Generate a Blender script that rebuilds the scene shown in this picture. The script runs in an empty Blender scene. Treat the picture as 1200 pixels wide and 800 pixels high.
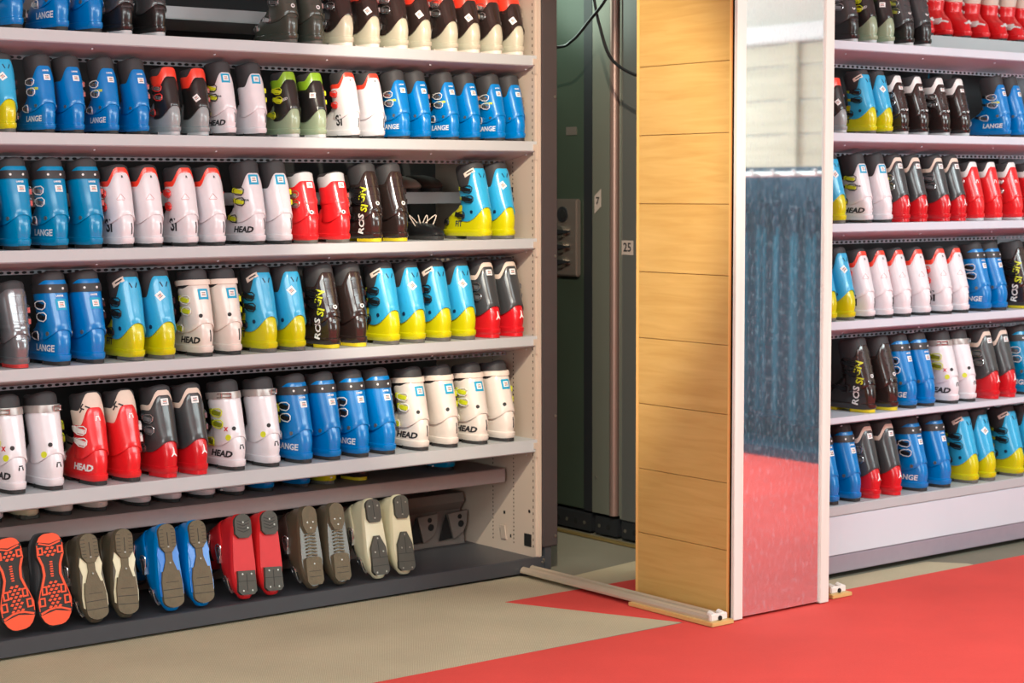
import bpy, bmesh, math, random
import numpy as np
from mathutils import Vector, Matrix
from mathutils.bvhtree import BVHTree
random.seed(7)
PI = math.pi
scene = bpy.context.scene
col = scene.collection

# ------------------------------------------------------------------ helpers
def lin(c):
    return tuple(((v/255)/12.92 if v/255 <= .04045 else ((v/255+.055)/1.055)**2.4) for v in c) + (1,)

MATS = {}
def mat(name, rgb, rough=.35, metal=0., coat=0., var=.06, scale=30., bump=0., bscale=200., spec=.5, trans=0.):
    if name in MATS: return MATS[name]
    m = bpy.data.materials.new(name); m.use_nodes = True
    nt = m.node_tree; b = nt.nodes['Principled BSDF']
    b.inputs['Roughness'].default_value = rough
    b.inputs['Metallic'].default_value = metal
    b.inputs['Coat Weight'].default_value = coat
    b.inputs['Coat Roughness'].default_value = .08
    b.inputs['Specular IOR Level'].default_value = spec
    b.inputs['Transmission Weight'].default_value = trans
    tc = nt.nodes.new('ShaderNodeTexCoord')
    n = nt.nodes.new('ShaderNodeTexNoise'); n.inputs['Scale'].default_value = scale
    n.inputs['Detail'].default_value = 3
    nt.links.new(tc.outputs['Object'], n.inputs['Vector'])
    r = nt.nodes.new('ShaderNodeMix'); r.data_type = 'RGBA'
    c = lin(rgb)
    r.inputs['A'].default_value = tuple(v*(1-var) for v in c[:3])+(1,)
    r.inputs['B'].default_value = tuple(min(1, v*(1+var)) for v in c[:3])+(1,)
    nt.links.new(n.outputs['Fac'], r.inputs['Factor'])
    nt.links.new(r.outputs['Result'], b.inputs['Base Color'])
    if bump:
        n2 = nt.nodes.new('ShaderNodeTexNoise'); n2.inputs['Scale'].default_value = bscale
        nt.links.new(tc.outputs['Object'], n2.inputs['Vector'])
        bp = nt.nodes.new('ShaderNodeBump'); bp.inputs['Strength'].default_value = bump
        bp.inputs['Distance'].default_value = .002
        nt.links.new(n2.outputs['Fac'], bp.inputs['Height'])
        nt.links.new(bp.outputs['Normal'], b.inputs['Normal'])
    MATS[name] = m
    return m

def obj(name, me, parent=None, mats=()):
    if isinstance(me, bmesh.types.BMesh):
        bm = me; me = bpy.data.meshes.new(name); bm.to_mesh(me); bm.free()
    for m in mats: me.materials.append(m)
    o = bpy.data.objects.new(name, me); col.objects.link(o)
    if parent: o.parent = parent
    return o

def smooth(me, ang=35):
    for p in me.polygons: p.use_smooth = True
    me.set_sharp_from_angle(angle=math.radians(ang))

def thing(name, label, cat, loc=(0, 0, 0), rot=(0, 0, 0), group=None, s=1):
    o = bpy.data.objects.new(name, None); o.empty_display_size = .05
    col.objects.link(o); o.location = loc; o.rotation_euler = rot; o.scale = (s, s, s)
    tag(o, label, cat, group); return o
def tag(o, label, cat, group=None):
    o['label'] = label; o['category'] = cat
    if group: o['group'] = group
    return o
def struct(name, bm, mats):
    o = obj(name, bm, None, mats); o['kind'] = 'structure'; return o

def box(bm, x0, x1, y0, y1, z0, z1, mi=0, bev=0):
    vs = [bm.verts.new((x, y, z)) for z in (z0, z1) for x, y in ((x0, y0), (x1, y0), (x1, y1), (x0, y1))]
    fs = [(3, 2, 1, 0), (4, 5, 6, 7), (0, 1, 5, 4), (1, 2, 6, 5), (2, 3, 7, 6), (3, 0, 4, 7)]
    F = [bm.faces.new([vs[i] for i in f]) for f in fs]
    for f in F: f.material_index = mi
    if bev:
        es = list({e for f in F for e in f.edges})
        r = bmesh.ops.bevel(bm, geom=es, offset=bev, segments=2, affect='EDGES', clamp_overlap=True)
        for f in r['faces']: f.material_index = mi
    return F
def prism(bm, pts, off, mi=0, map3=None):
    """extrude a closed 2-D polygon; map3(u,v,w) gives the 3-D place; w 0..off"""
    map3 = map3 or (lambda u, v, w: (u, v, w))
    a = [bm.verts.new(map3(u, v, 0)) for u, v in pts]; b = [bm.verts.new(map3(u, v, off)) for u, v in pts]
    n = len(pts); F = []
    F.append(bm.faces.new(a[::-1])); F.append(bm.faces.new(b))
    for i in range(n): F.append(bm.faces.new((a[i], a[(i+1) % n], b[(i+1) % n], b[i])))
    for f in F: f.material_index = mi
    return F
def loft(bm, rings, cap0=True, cap1=True, mi=0):
    R = [[bm.verts.new(p) for p in r] for r in rings]; n = len(R[0])
    for a, b in zip(R, R[1:]):
        for i in range(n):
            f = bm.faces.new((a[i], a[(i+1) % n], b[(i+1) % n], b[i])); f.material_index = mi
    if cap0: bm.faces.new(R[0][::-1]).material_index = mi
    if cap1: bm.faces.new(R[-1]).material_index = mi
def tube(bm, pts, r, n=8, mi=0, closed=False):
    pts = [Vector(p) for p in pts]; rings = []
    m = len(pts)
    prev = None
    for i, p in enumerate(pts):
        a = pts[i-1] if (i > 0 or closed) else p; b = pts[(i+1) % m] if (i < m-1 or closed) else p
        t = (b-a).normalized()
        u = (prev - t*prev.dot(t)) if prev else t.orthogonal()
        u.normalize(); prev = u; v = t.cross(u)
        rings.append([p+u*r*math.cos(2*PI*k/n)+v*r*math.sin(2*PI*k/n) for k in range(n)])
    if closed: rings.append(rings[0])
    if closed:
        R = [[bm.verts.new(p) for p in r_] for r_ in rings[:-1]]; R.append(R[0])
        for a, b in zip(R, R[1:]):
            for i in range(n):
                f = bm.faces.new((a[i], a[(i+1) % n], b[(i+1) % n], b[i])); f.material_index = mi
    else: loft(bm, rings, mi=mi)
def disc(bm, c, r, axis, h, n=12, mi=0):
    c = Vector(c); axis = Vector(axis).normalized(); u = axis.orthogonal().normalized(); v = axis.cross(u)
    loft(bm, [[c+axis*w+(u*math.cos(2*PI*k/n)+v*math.sin(2*PI*k/n))*r for k in range(n)] for w in (0, h)], mi=mi)
def fix(bm):
    bmesh.ops.recalc_face_normals(bm, faces=bm.faces); return bm

_text = {}
def text_bm(body, size, bold=.0, shear=0., sx=1., font_align='CENTER'):
    key = (body, size, bold, shear, sx)
    if key not in _text:
        cu = bpy.data.curves.new('lettering', 'FONT'); cu.body = body; cu.size = size
        cu.offset = bold; cu.shear = shear; cu.align_x = 'CENTER'; cu.align_y = 'CENTER'; cu.resolution_u = 2
        o = bpy.data.objects.new('lettering', cu); col.objects.link(o)
        dg = bpy.context.evaluated_depsgraph_get(); me = bpy.data.meshes.new_from_object(o.evaluated_get(dg))
        bpy.data.objects.remove(o)
        for v in me.vertices: v.co.x *= sx
        _text[key] = me
    bm = bmesh.new(); bm.from_mesh(_text[key]); return bm

# ------------------------------------------------------------------ ski boot geometry
NT = 44
TH = [2*PI*i/NT for i in range(NT)]
def ip(z, xs, ys): return float(np.interp(z, xs, ys))
CZ = (.08, .10, .13, .16, .20, .25, .30, .33)
def cuff_sec(z):
    return (ip(z, CZ, (.002, .005, .012, .022, .034, .050, .064, .071)),
            ip(z, CZ, (.172, .165, .150, .140, .135, .136, .138, .136)),
            ip(z, CZ, (.046, .047, .047, .048, .0505, .0525, .053, .052)))
def S_c(th, z, off=0.):
    yb, d, hw = cuff_sec(z); n = 2/2.35
    c, s = math.cos(th), math.sin(th)
    return Vector((-(hw+off)*math.copysign(abs(s)**n, s), yb+d/2-(d/2+off)*math.copysign(abs(c)**n, c), z))
LZ = (.012, .018, .020, .036, .039, .055, .075, .095, .11, .125, .14, .16)
LY = (.004, .000, -.002, -.002, .006, .002, .001, .004, .009, .015, .022, .03)
LL = (.285, .296, .300, .300, .284, .282, .270, .240, .205, .172, .150, .13)
LW = (.95, 1., 1.04, 1.04, .97, 1., 1.02, 1.0, .98, .96, .96, .96)
def S_l(th, z, off=0.):
    y0, L, k = ip(z, LZ, LY), ip(z, LZ, LL), ip(z, LZ, LW)
    c, s = math.cos(th), math.sin(th)
    yn = .5-.5*math.copysign(abs(c)**.85, c)
    w = k*ip(yn, (0, .15, .3, .45, .7, .85, 1), (.041, .042, .0425, .043, .048, .046, .039))
    return Vector((-(w+off)*math.copysign(abs(s)**.62, s), y0+L*yn+off*(-1 if yn < .5 else 1)*abs(c), z))
def sstep(x): x = min(1, max(0, x)); return x*x*(3-2*x)
def adeg(th):
    d = math.degrees(th) % 360
    return min(d, 360-d)

class Boot:
    """all parts of one kind of boot as (name, mesh, sub-parts)"""
    def __init__(self, K, side):
        self.K = K; self.side = side; self.parts = []; m = self
        zb, zs, zf = K.get('zt', (.285, .235, .225)); zl = K.get('zl', (.122, .084, .12))
        def ztop(th):
            a = adeg(th); return zb+(zs-zb)*sstep((a-K.get('sw', 22))/55)+(zf-zs)*sstep((a-90)/70)
        def zlow(th):
            a = adeg(th); return zl[0]+(zl[1]-zl[0])*sstep(a/95)+(zl[2]-zl[1])*sstep((a-100)/80)
        self.ztop = ztop
        # lower shell
        bm = bmesh.new()
        zz = [.012, .018, .0205, .0355, .0385, .047, .055, .065, .075, .085, .095, .103, .11, .118, .125, .14]
        loft(bm, [[S_l(t, z) for t in TH] for z in zz if K.get('pads') != 'walk' or z < .08]); self.low = fix(bm)
        # cuff
        bm = bmesh.new(); rings = [[S_c(t, zlow(t), -.004) for t in TH], [S_c(t, zlow(t), .0015) for t in TH], [S_c(t, zlow(t)+.002, .0025) for t in TH]]
        for u in (.12, .25, .4, .55, .7, .85, .97, 1): rings.append([S_c(t, zlow(t)+.002+(ztop(t)-zlow(t)-.002)*u, .001 if u < 1 else -.0005) for t in TH])
        rings.append([S_c(t, ztop(t)-.001, -.0035) for t in TH]); rings.append([S_c(t, ztop(t)-.02, -.005) for t in TH])
        loft(bm, rings, False, False); self.cuf = fix(bm)
        # liner
        lr = K.get('rim', (.312, .303, .292)); lr = (lr[0], min(lr[1], lr[0]-.012), min(lr[2], lr[0]-.04)) if K.get('pads') != 'walk' else lr
        def zrim(th):
            a = adeg(th); return lr[0]+(lr[1]-lr[0])*sstep(a/90)+(lr[2]-lr[1])*sstep((a-90)/80)
        bm = bmesh.new(); lb = .2 if K.get('pads') != 'walk' else .06; rings = [[S_c(t, lb*.65, -.008) for t in TH], [S_c(t, lb, -.004) for t in TH]]
        for u in (.3, .6, .9): rings.append([S_c(t, lb+(zrim(t)-lb)*u, -.0025) for t in TH])
        for dz, of in ((-.004, -.003), (.001, -.005), (.004, -.009), (.005, -.013), (.003, -.017), (-.01, -.019), (-.06 if lb > .1 else -.02, -.022)):
            rings.append([S_c(t, zrim(t)+dz, of) for t in TH])
        loft(bm, rings, True, True); self.lin = fix(bm)
        # tongue
        bm = bmesh.new(); ths = [math.radians(a) for a in np.linspace(112, 248, 13)]
        def zt(t): return lr[2]+.004+K.get('tongue', .012)*math.cos((t-PI)*1.2)
        a, b = [], []
        for u in (0, .35, .7, .9, 1):
            a.append([S_c(t, lb+(zt(t)-lb)*u, -.019) for t in ths]); b.append([S_c(t, lb+(zt(t)-lb)*u, -.011) for t in ths])
        loft(bm, [p+q[::-1] for p, q in zip(a, b)]); self.ton = fix(bm)
        # collar band that follows the cuff's upper edge
        self.coll = None
        if 'collar' in K:
            w = K.get('cw', .018); bm = bmesh.new(); rings = [[S_c(t, ztop(t)-.008, -.003) for t in TH]]
            for u in (.05, .5, .95): rings.append([S_c(t, min(ztop(t)+w*u, zrim(t)-.001+w*0), -.001) for t in TH])
            rings.append([S_c(t, min(ztop(t)+w, zrim(t)), -.003) for t in TH]); rings.append([S_c(t, min(ztop(t)+w, zrim(t))-.003, -.006) for t in TH])
            loft(bm, rings, False, False); self.coll = fix(bm)
        B = bmesh.new()
        for x in (self.low, self.cuf, self.lin) + ((self.coll,) if self.coll else ()):
            me = bpy.data.meshes.new('tmp'); x.to_mesh(me); B.from_mesh(me); bpy.data.meshes.remove(me)
        self.bvh = BVHTree.FromBMesh(B); B.free()
        self.assemble()
    def frame(self, deg, z):
        th = math.radians(deg); S = S_l if z < self.K.get('fl', .085) else S_c
        P = S(th, z); e = .02
        U = (S(th-e, z)-S(th+e, z)).normalized(); V = S(th, z+.004)-S(th, z-.004); V = (V-U*V.dot(U)).normalized()
        return P, U, V, U.cross(V).normalized()
    def cast(self, fr, u, v):
        P, U, V, N = fr; o = P+U*u+V*v
        h = self.bvh.ray_cast(o+N*.05, -N, .12)
        if h[0] is None:
            h = self.bvh.find_nearest(o)
        n = h[1]
        if n.dot(N) < 0: n = -n
        return h[0], n
    def patch(self, bm, deg, z, w, h, off=.001, rot=0., mi=0, nx=4, ny=3, du=0, dv=0, taper=1., sink=.001, rnd=True):
        fr = self.frame(deg, z); c, s = math.cos(math.radians(rot)), math.sin(math.radians(rot)); G = []
        for j in range(ny+1):
            row = []
            for i in range(nx+1):
                u = du+(i/nx-.5)*w; v = dv+(j/ny-.5)*h*(1+(taper-1)*i/nx)
                p, n = self.cast(fr, u*c-v*s, u*s+v*c); row.append((p+fr[3]*off*.5+n*off*.5, p-fr[3]*sink))
            G.append(row)
        T = [[bm.verts.new(a) for a, _ in r] for r in G]
        for j in range(ny):
            for i in range(nx): bm.faces.new((T[j][i], T[j][i+1], T[j+1][i+1], T[j+1][i])).material_index = mi
        loop = [(0, i) for i in range(nx)]+[(j, nx) for j in range(ny)]+[(ny, i) for i in range(nx, 0, -1)]+[(j, 0) for j in range(ny, 0, -1)]
        bot = [bm.verts.new(G[j][i][1]) for j, i in loop]; m = len(loop)
        for k in range(m):
            (j0, i0), (j1, i1) = loop[k], loop[(k+1) % m]
            bm.faces.new((T[j1][i1], T[j0][i0], bot[k], bot[(k+1) % m])).material_index = mi
    def lettering(self, name, body, deg, z, size, m, rot=0, bold=0., shear=0., sx=1., off=.0012):
        bm = text_bm(body, size, bold, shear, sx)
        xs = [v.co.x for v in bm.verts]; x = min(xs)
        while x < max(xs):
            bmesh.ops.bisect_plane(bm, geom=bm.verts[:]+bm.edges[:]+bm.faces[:], plane_co=(x, 0, 0), plane_no=(1, 0, 0)); x += .006
        for yy in (-.006, 0, .006): bmesh.ops.bisect_plane(bm, geom=bm.verts[:]+bm.edges[:]+bm.faces[:], plane_co=(0, yy, 0), plane_no=(0, 1, 0))
        fr = self.frame(deg, z); c, s = math.cos(math.radians(rot)), math.sin(math.radians(rot))
        for v in bm.verts:
            u, w = v.co.x, v.co.y; p, n = self.cast(fr, u*c-w*s, u*s+w*c); v.co = p+fr[3]*off
        return (name, self.mesh(bm, [m], None), [], None)
    def mesh(self, bm, mats, ang=40):
        me = bpy.data.meshes.new('boot_part'); bm.to_mesh(me); bm.free()
        for m in mats: me.materials.append(m)
        if ang: smooth(me, ang)
        return me
    def add(self, name, bm, mats, ang=40, subs=(), label=None):
        self.parts.append((name, self.mesh(bm, mats, ang), list(subs), label))
    def assemble(self):
        K, M = self.K, MATS; L = self.side == 'L'
        sgn = 1 if L else -1
        self.add('lower_shell', self.low, [M[K['low']]]); self.add('cuff', self.cuf, [M[K['cuff']]])
        self.add('liner', self.lin, [M[K.get('liner', 'foam')]]); self.add('tongue', self.ton, [M[K.get('tonguem', 'foam')]])
        if self.coll: self.add('collar', self.coll, [M[K['collar']]])
        # sole
        if not K.get('pads'):
            for nm_, y0, y1 in (('heel_sole', -.01, .098), ('toe_sole', .175, .4)):
                bm = bmesh.new()
                pts = [S_l(t, .014) for t in TH]; pts = [(p.x*.97, min(max(p.y, y0), y1)) for p in pts]
                o = []
                for p in pts:
                    if not o or (abs(p[0]-o[-1][0])+abs(p[1]-o[-1][1])) > 1e-5: o.append(p)
                prism(bm, o, .014)
                self.add(nm_, fix(bm), [M[K['sole']]])
        else: self.pads(K['pads'])
        # strap
        if 'strap' in K:
            z0, z1, of = K.get('sz', (.245, .27, .004)); bm = bmesh.new()
            def zz(t, z): return z-.014*sstep((adeg(t)-30)/150)
            rings = [[S_c(t, zz(t, z0), -.001) for t in TH], [S_c(t, zz(t, z0), of) for t in TH], [S_c(t, zz(t, (z0+z1)/2), of+.0008) for t in TH], [S_c(t, zz(t, z1), of) for t in TH], [S_c(t, zz(t, z1), -.001) for t in TH]]
            loft(bm, rings, False, False); subs = []
            if 'rivet' in K:
                for dg in (-14, 24):
                    b2 = bmesh.new(); p = S_c(math.radians(dg), (z0+z1)/2, of+.0005); n = (S_c(math.radians(dg), z0, .1)-S_c(math.radians(dg), z0, 0))
                    disc(b2, p, .0042, n, .002); subs.append(('rivet', self.mesh(fix(b2), [M[K['rivet']]]), [], None))
            if K.get('clip'):
                b2 = bmesh.new(); zc = (z0+z1)/2
                P = [S_c(math.radians(a)*sgn, zz(math.radians(a), zc), of+.004) for a in (8, 24, 40, 56)]
                for dz in (-.007, .007): tube(b2, [p+Vector((0, 0, dz)) for p in P], .0025, 6)
                tube(b2, [P[0]+Vector((0, 0, -.009)), P[0]+Vector((0, 0, .009))], .003, 6); tube(b2, [P[2]+Vector((0, 0, -.009)), P[2]+Vector((0, 0, .009))], .003, 6)
                subs.append(('buckle', self.mesh(fix(b2), [M['chrome']]), [], None))
            self.add('strap', fix(bm), [M[K['strap']]], 40, subs)
        # buckles on the outer side
        if 'buckle' in K and not (K.get('pads') and not L):
            bz = K.get('bz', ((.205, 82), (.165, 84), (.098, 118), (.07, 138)))
            for i, (z, dg) in enumerate(bz):
                dg *= sgn; bm = bmesh.new(); self.patch(bm, dg+18*sgn, z, .075, .012, .003, rot=-6*sgn, nx=6)
                fr = self.frame(dg, z); b2 = bmesh.new()
                self.patch(b2, dg, z, .056, .019, .0085, rot=-8*sgn, nx=5, taper=.7 if L else 1/.7)
                b3 = bmesh.new(); pts = []
                for u, v in ((.0, -.013), (.027, -.015), (.037, -.007), (.037, .007), (.027, .015), (.0, .013), (-.016, .006), (-.016, -.006)):
                    p, n = self.cast(fr, u, v); pts.append(p+fr[3]*.0075)
                tube(b3, pts, .0021, 6, closed=True)
                self.add('buckle', fix(bm), [M[K.get('ladder', 'blackp')]], 40,
                         [('lever', self.mesh(fix(b2), [M[K['buckle']]]), [], None), ('bail', self.mesh(fix(b3), [M[K.get('bail', 'chrome')]]), [], None)])
        # pivot rivet
        if 'pivot' in K:
            bm = bmesh.new(); dg = K.get('pd', 62)
            for sg in ((1, -1) if not K.get('pone') else (1,)):
                P, U, V, N = self.frame(dg*sg, K.get('pz', .108)); p, n = self.cast((P, U, V, N), 0, 0); disc(bm, p-N*.001, K.get('pr', .0075), N, .0035)
            self.add('pivot_rivet', fix(bm), [M[K['pivot']]])
        # tags
        tg = K.get('tag'); tz = K.get('tz', .222); td = K.get('td', -4)
        if tg and self.side in K.get('tags', 'LR'):
            bm = bmesh.new(); rot = 0
            if tg == 'frame':
                self.patch(bm, td, tz, .040, .040, .0012, mi=1); self.patch(bm, td, tz, .024, .023, .002); w = .016
            elif tg == 'diamond': rot = 38; self.patch(bm, td, tz, .026, .029, .0012, rot=38); w = .016
            else: self.patch(bm, td, tz, .028, .024, .0012); w = .017
            for k in range(3): self.patch(bm, td, tz, w*(1, .8, .9)[k], .0022, .0026, rot=rot, mi=2+(k == 1), du=0, dv=(k-1)*.005, nx=2, ny=1)
            self.add('price_tag', fix(bm), [M['tagw'], M['tagc'], M['tagk'], M['tagr']], None)
        for kind, dg, z in K.get('extra', ()):
            bm = bmesh.new()
            if kind == 'dot':
                P = self.frame(dg, z); p, n = self.cast(P, 0, 0); disc(bm, p-P[3]*.001, .009, P[3], .0025, 16); disc(bm, p-P[3]*.001, .0045, P[3], .003, 10, 1)
                self.add('round_emblem', fix(bm), [M['tagw'], M['tagk']])
            elif kind == 'emblem':   # three armed white mark on the heel
                for a, l in ((90, .022), (225, .015), (315, .015)):
                    self.patch(bm, dg, z, l, .007, .0012, rot=a, nx=3, ny=1, du=l*.5, taper=.35)
                self.add('heel_emblem', fix(bm), [M['tagw']], None)
            elif kind == 'arch':     # small arch mark
                for a, u, v in ((80, -.006, -.004), (100, .006, -.004), (0, 0, .006)): self.patch(bm, dg, z, .012 if a else .013, .004, .0012, rot=a, du=(u if not a else -.004*0+v*1), dv=(v if not a else -u), nx=2, ny=1)
                self.add('heel_emblem', fix(bm), [M[K.get('archm', 'tagk')]], None)
            elif kind == 'ydot':
                P = self.frame(dg, z); p, n = self.cast(P, 0, 0); disc(bm, p-P[3]*.001, .011, P[3], .0025, 18); self.add('dot_sticker', fix(bm), [M['lime']])
            elif kind == 'upc':      # pale tag on the liner's side
                self.patch(bm, dg, z, .050, .019, .0015, rot=30, nx=5); self.patch(bm, dg, z, .030, .005, .0025, rot=30, mi=1, nx=3, ny=1, du=.004)
                self.add('liner_tag', fix(bm), [M['cream'], M['tagk']], None)
            elif kind == 'vtext':    # thin vertical print up the heel
                self.patch(bm, dg, z, .004, .042, .0012, nx=1, ny=5); self.add('heel_print', fix(bm), [M['tagk']], None)
            elif kind == 'vent':
                for u, r in ((-.012, 25), (.012, -25)): self.patch(bm, dg, z, .004, .02, .001, rot=r, du=u, nx=1, ny=3)
                self.add('vent_slots', fix(bm), [M['navy']], None)
            elif kind == 'ribs':
                for k in range(6): self.patch(bm, -3, .255-k*.03, .05, .006, .003, nx=6, ny=1)
                self.add('spine_ribs', fix(bm), [M[K['cuff']]])
            elif kind == 'tri':
                for a, u, v, l in ((0, 0, -.009, .028), (55, -.0075, .004, .026), (128, .0085, .004, .024)):
                    c, s = math.cos(math.radians(a)), math.sin(math.radians(a)); self.patch(bm, dg, z, l, .0016, .0012, rot=a, du=u*c+v*s, dv=-u*s+v*c, nx=3, ny=1)
                self.add('outline_mark', fix(bm), [M['pinkline']], None)
            elif kind == 'bluesq':
                self.patch(bm, dg, z, .014, .034, .0015); self.add('side_label', fix(bm), [M['tagc']], None)
            elif kind == 'marks':
                for u, v, r in ((-.012, .0, 60), (.004, .006, 60), (.0, -.004, -20), (.014, .008, -20)): self.patch(bm, dg, z, .016, .005, .0012, rot=r, du=u, dv=v, nx=2, ny=1)
                self.add('liner_print', fix(bm), [M['tagk']], None)
        for t in K.get('text', ()):
            nm, body, dg, z, size, m, kw, sides = t
            if self.side in sides: self.parts.append(self.lettering(nm, body, dg, z, size, M[m], **kw))
    def pads(self, st):
        M = MATS; W = M[self.K['sole']]
        def arc(cx, cy, rx, ry, a0, a1, n=9): return [(cx+rx*math.cos(math.radians(a0+(a1-a0)*i/n)), cy+ry*math.sin(math.radians(a0+(a1-a0)*i/n))) for i in range(n+1)]
        fx = 1.22 if st != 'walk' else 1.
        down = lambda z0: (lambda u, v, w: (u*fx, v, z0-w))
        if st == 'walk':
            # full outline slab with raised orange lugs
            def hw(y): return 1.22*ip(y, (0, .003, .01, .03, .07, .10, .13, .17, .21, .25, .275, .286, .29), (.010, .018, .027, .036, .037, .028, .026, .036, .046, .044, .033, .022, .010))
            ys = [0, .003, .006, .01, .02, .03, .05, .07, .085, .10, .115, .13, .15, .17, .19, .21, .23, .25, .262, .275, .282, .286, .29]
            out = [(-hw(y), y) for y in ys]+[(hw(y), y) for y in ys[::-1]]
            bm = bmesh.new(); prism(bm, out, .02, 0, down(.02)); self.add('sole', fix(bm), [M['rubber']])
            bm = bmesh.new(); t = .003; dn = down(0)
            def strip(y0, y1, i0, i1, n=14):
                for sg in (-1, 1):
                    yy = [y0+(y1-y0)*k/n for k in range(n+1)]
                    prism(bm, [(sg*(hw(y)-i0), y) for y in yy]+[(sg*(hw(y)-i1), y) for y in yy[::-1]], t, 0, dn)
            strip(.07, .165, .002, .0095)
            strip(.034, .07, .0015, .004, 5); strip(.165, .24, .0015, .004, 8)
            def cap(y0, y1, tip): 
                yy = [y0+(y1-y0)*k/9 for k in range(10)]
                L_ = [(-(hw(y)-.0015), y) for y in yy]; R_ = [((hw(y)-.0015), y) for y in yy[::-1]]
                return (L_+[(0, tip)]+R_) if tip > y1 else (R_[::-1]+L_[::-1])[::-1] if False else ([(0, tip)]+R_[::-1]+L_[::-1])
            prism(bm, cap(.001, .024, .033), t, 0, dn); prism(bm, cap(.254, .289, .243), t, 0, dn)
            for sg in (-1, 1):
                prism(bm, [(0, .037), (sg*.034, .027), (sg*.037, .031), (0, .042)], t, 0, dn)
                prism(bm, [(0, .238), (sg*.02, .241), (sg*.047, .252), (sg*.05, .246), (sg*.02, .235), (0, .232)], t, 0, dn)
                for yc, xc, w, h in ((.054, .032, .018, .024), (.178, .031, .019, .028), (.213, .041, .021, .028)):
                    x0, x1 = xc-w/2, xc+w/2; y0, y1 = yc-h/2, yc+h/2; q = .0048
                    for r in ((x0, x1, y0, y0+q), (x0, x1, y1-q, y1), (x0, x0+q, y0+q, y1-q), (x1-q, x1, y0+q, y1-q)):
                        prism(bm, [(sg*r[0], r[2]), (sg*r[1], r[2]), (sg*r[1], r[3]), (sg*r[0], r[3])], t, 0, dn)
            for y0, y1, wmax in ((.047, .078, .02), (.155, .232, .03)):
                k0 = 0; y = y0
                while y < y1:
                    n = 3 if k0 % 2 else 2
                    if y0 > .1 and .17 < y < .2: n -= 0
                    for k in range(n):
                        x = (k-(n-1)/2)*.0155
                        if abs(x) < wmax: prism(bm, [(x-.0066, y+.0018), (x-.001, y-.0048), (x+.0066, y-.0018), (x+.001, y+.0048)], t, 0, dn)
                    y += .0108; k0 += 1
            for k in range(7): prism(bm, [(-.0045, .088+k*.0075), (.0045, .0885+k*.0075), (.0045, .0925+k*.0075), (-.0045-(k % 2)*.002, .092+k*.0075)], t*.6, 0, dn)
            self.add('tread', fix(bm), [W], None); return
        bm = bmesh.new(); d = down(.014); T = .014; groove = bmesh.new()
        if st in ('ski', 'ladder', 'cream', 'red'):
            toe_w = .031 if st != 'red' else .027
        if st == 'ski':
            heel = [(-.026, .03)]+arc(0, .03, .026, .029, 180, 360)[1:]+[(.025, .075), (.012, .098), (-.012, .098), (-.025, .075)]
            prism(bm, heel, T, 0, d)
            wb = bmesh.new(); prism(wb, [(-.011, .096), (.011, .096), (.0105, .125), (.022, .165), (-.022, .165), (-.0105, .125)], T-.004, 0, d); self.add('sole_bridge', fix(wb), [W])
            tb = bmesh.new(); prism(tb, [(-.026, .163), (.026, .163), (.031, .2), (.031, .262)]+arc(0, .262, .031, .026, 0, 180)[1:-1]+[(-.031, .262), (-.031, .2)], T, 0, d); self.add('toe_pad', fix(tb), [W])
            gl = [(-.02, .2, .04, .0015), (-.03, .225, .06, .002), (-.03, .252, .06, .002), (-.001, .03, .002, .055)]+[(s, .02+.012*k, .012, .0016) for k in range(6) for s in (-.024, .012)]
            sc = [(0, .135), (0, .08)]
        elif st == 'red':
            prism(bm, [(-.027, .03)]+arc(0, .03, .027, .03, 180, 360)[1:]+[(.027, .07), (.015, .085), (-.015, .085), (-.027, .07)], T, 0, d)
            tb = bmesh.new(); prism(tb, [(-.028, .2), (.028, .2), (.03, .272), (.02, .284), (-.02, .284), (-.03, .272)], T, 0, d); self.add('toe_pad', fix(tb), [W])
            gl = [(-.03, .236, .06, .002), (-.002, .21, .002, .06)]; sc = [(-.018, .212), (.018, .212), (-.018, .27), (.018, .27), (0, .03), (.018, .05)]
            for k in range(4):
                for sg in (-1, 1): prism(groove, [(0, .03+k*.011), (sg*.02, .022+k*.011), (sg*.02, .0245+k*.011), (0, .033+k*.011)], .0012, 0, down(.0005))
        elif st == 'ladder':
            prism(bm, [(-.025, .03)]+arc(0, .03, .025, .029, 180, 360)[1:]+[(.025, .07), (.013, .1), (-.013, .1), (-.025, .07)], T, 0, d)
            wb = bmesh.new()
            for k in range(7): prism(wb, [(-.016, .104+k*.012), (0, .1+k*.012), (.016, .104+k*.012), (.016, .11+k*.012), (0, .106+k*.012), (-.016, .11+k*.012)], T-.004, 0, d)
            self.add('sole_bridge', fix(wb), [W])
            tb = bmesh.new(); prism(tb, arc(0, .195, .027, .012, 180, 360)+[(.028, .27), (.02, .285), (-.02, .285), (-.028, .27)], T, 0, d); self.add('toe_pad', fix(tb), [W])
            gl = [(-.02, .235, .04, .0015), (-.02, .255, .04, .0015)]; sc = [(-.012, .06), (.012, .06), (0, .08), (0, .21)]
        else:
            prism(bm, [(-.025, .025)]+arc(0, .025, .025, .022, 180, 360)[1:]+[(.025, .075), (.017, .09), (-.017, .09), (-.025, .075)], T, 0, d)
            tb = bmesh.new(); prism(tb, [(-.009, .14), (.009, .14), (.027, .185), (.03, .272), (.02, .285), (-.02, .285), (-.03, .272), (-.027, .185)], T, 0, d); self.add('toe_pad', fix(tb), [W])
            gl = [(-.03, .22, .06, .002), (-.03, .25, .06, .002), (-.001, .01, .0016, .07), (-.001, .16, .0016, .06)]; sc = [(0, .15), (.018, .2), (-.018, .2), (.02, .275), (-.02, .275), (.018, .03), (-.018, .03), (0, .075)]
        for x, y, w, h in gl: prism(groove, [(x, y), (x+w, y), (x+w, y+h), (x, y+h)], .0012, 0, down(.0005))
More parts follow.
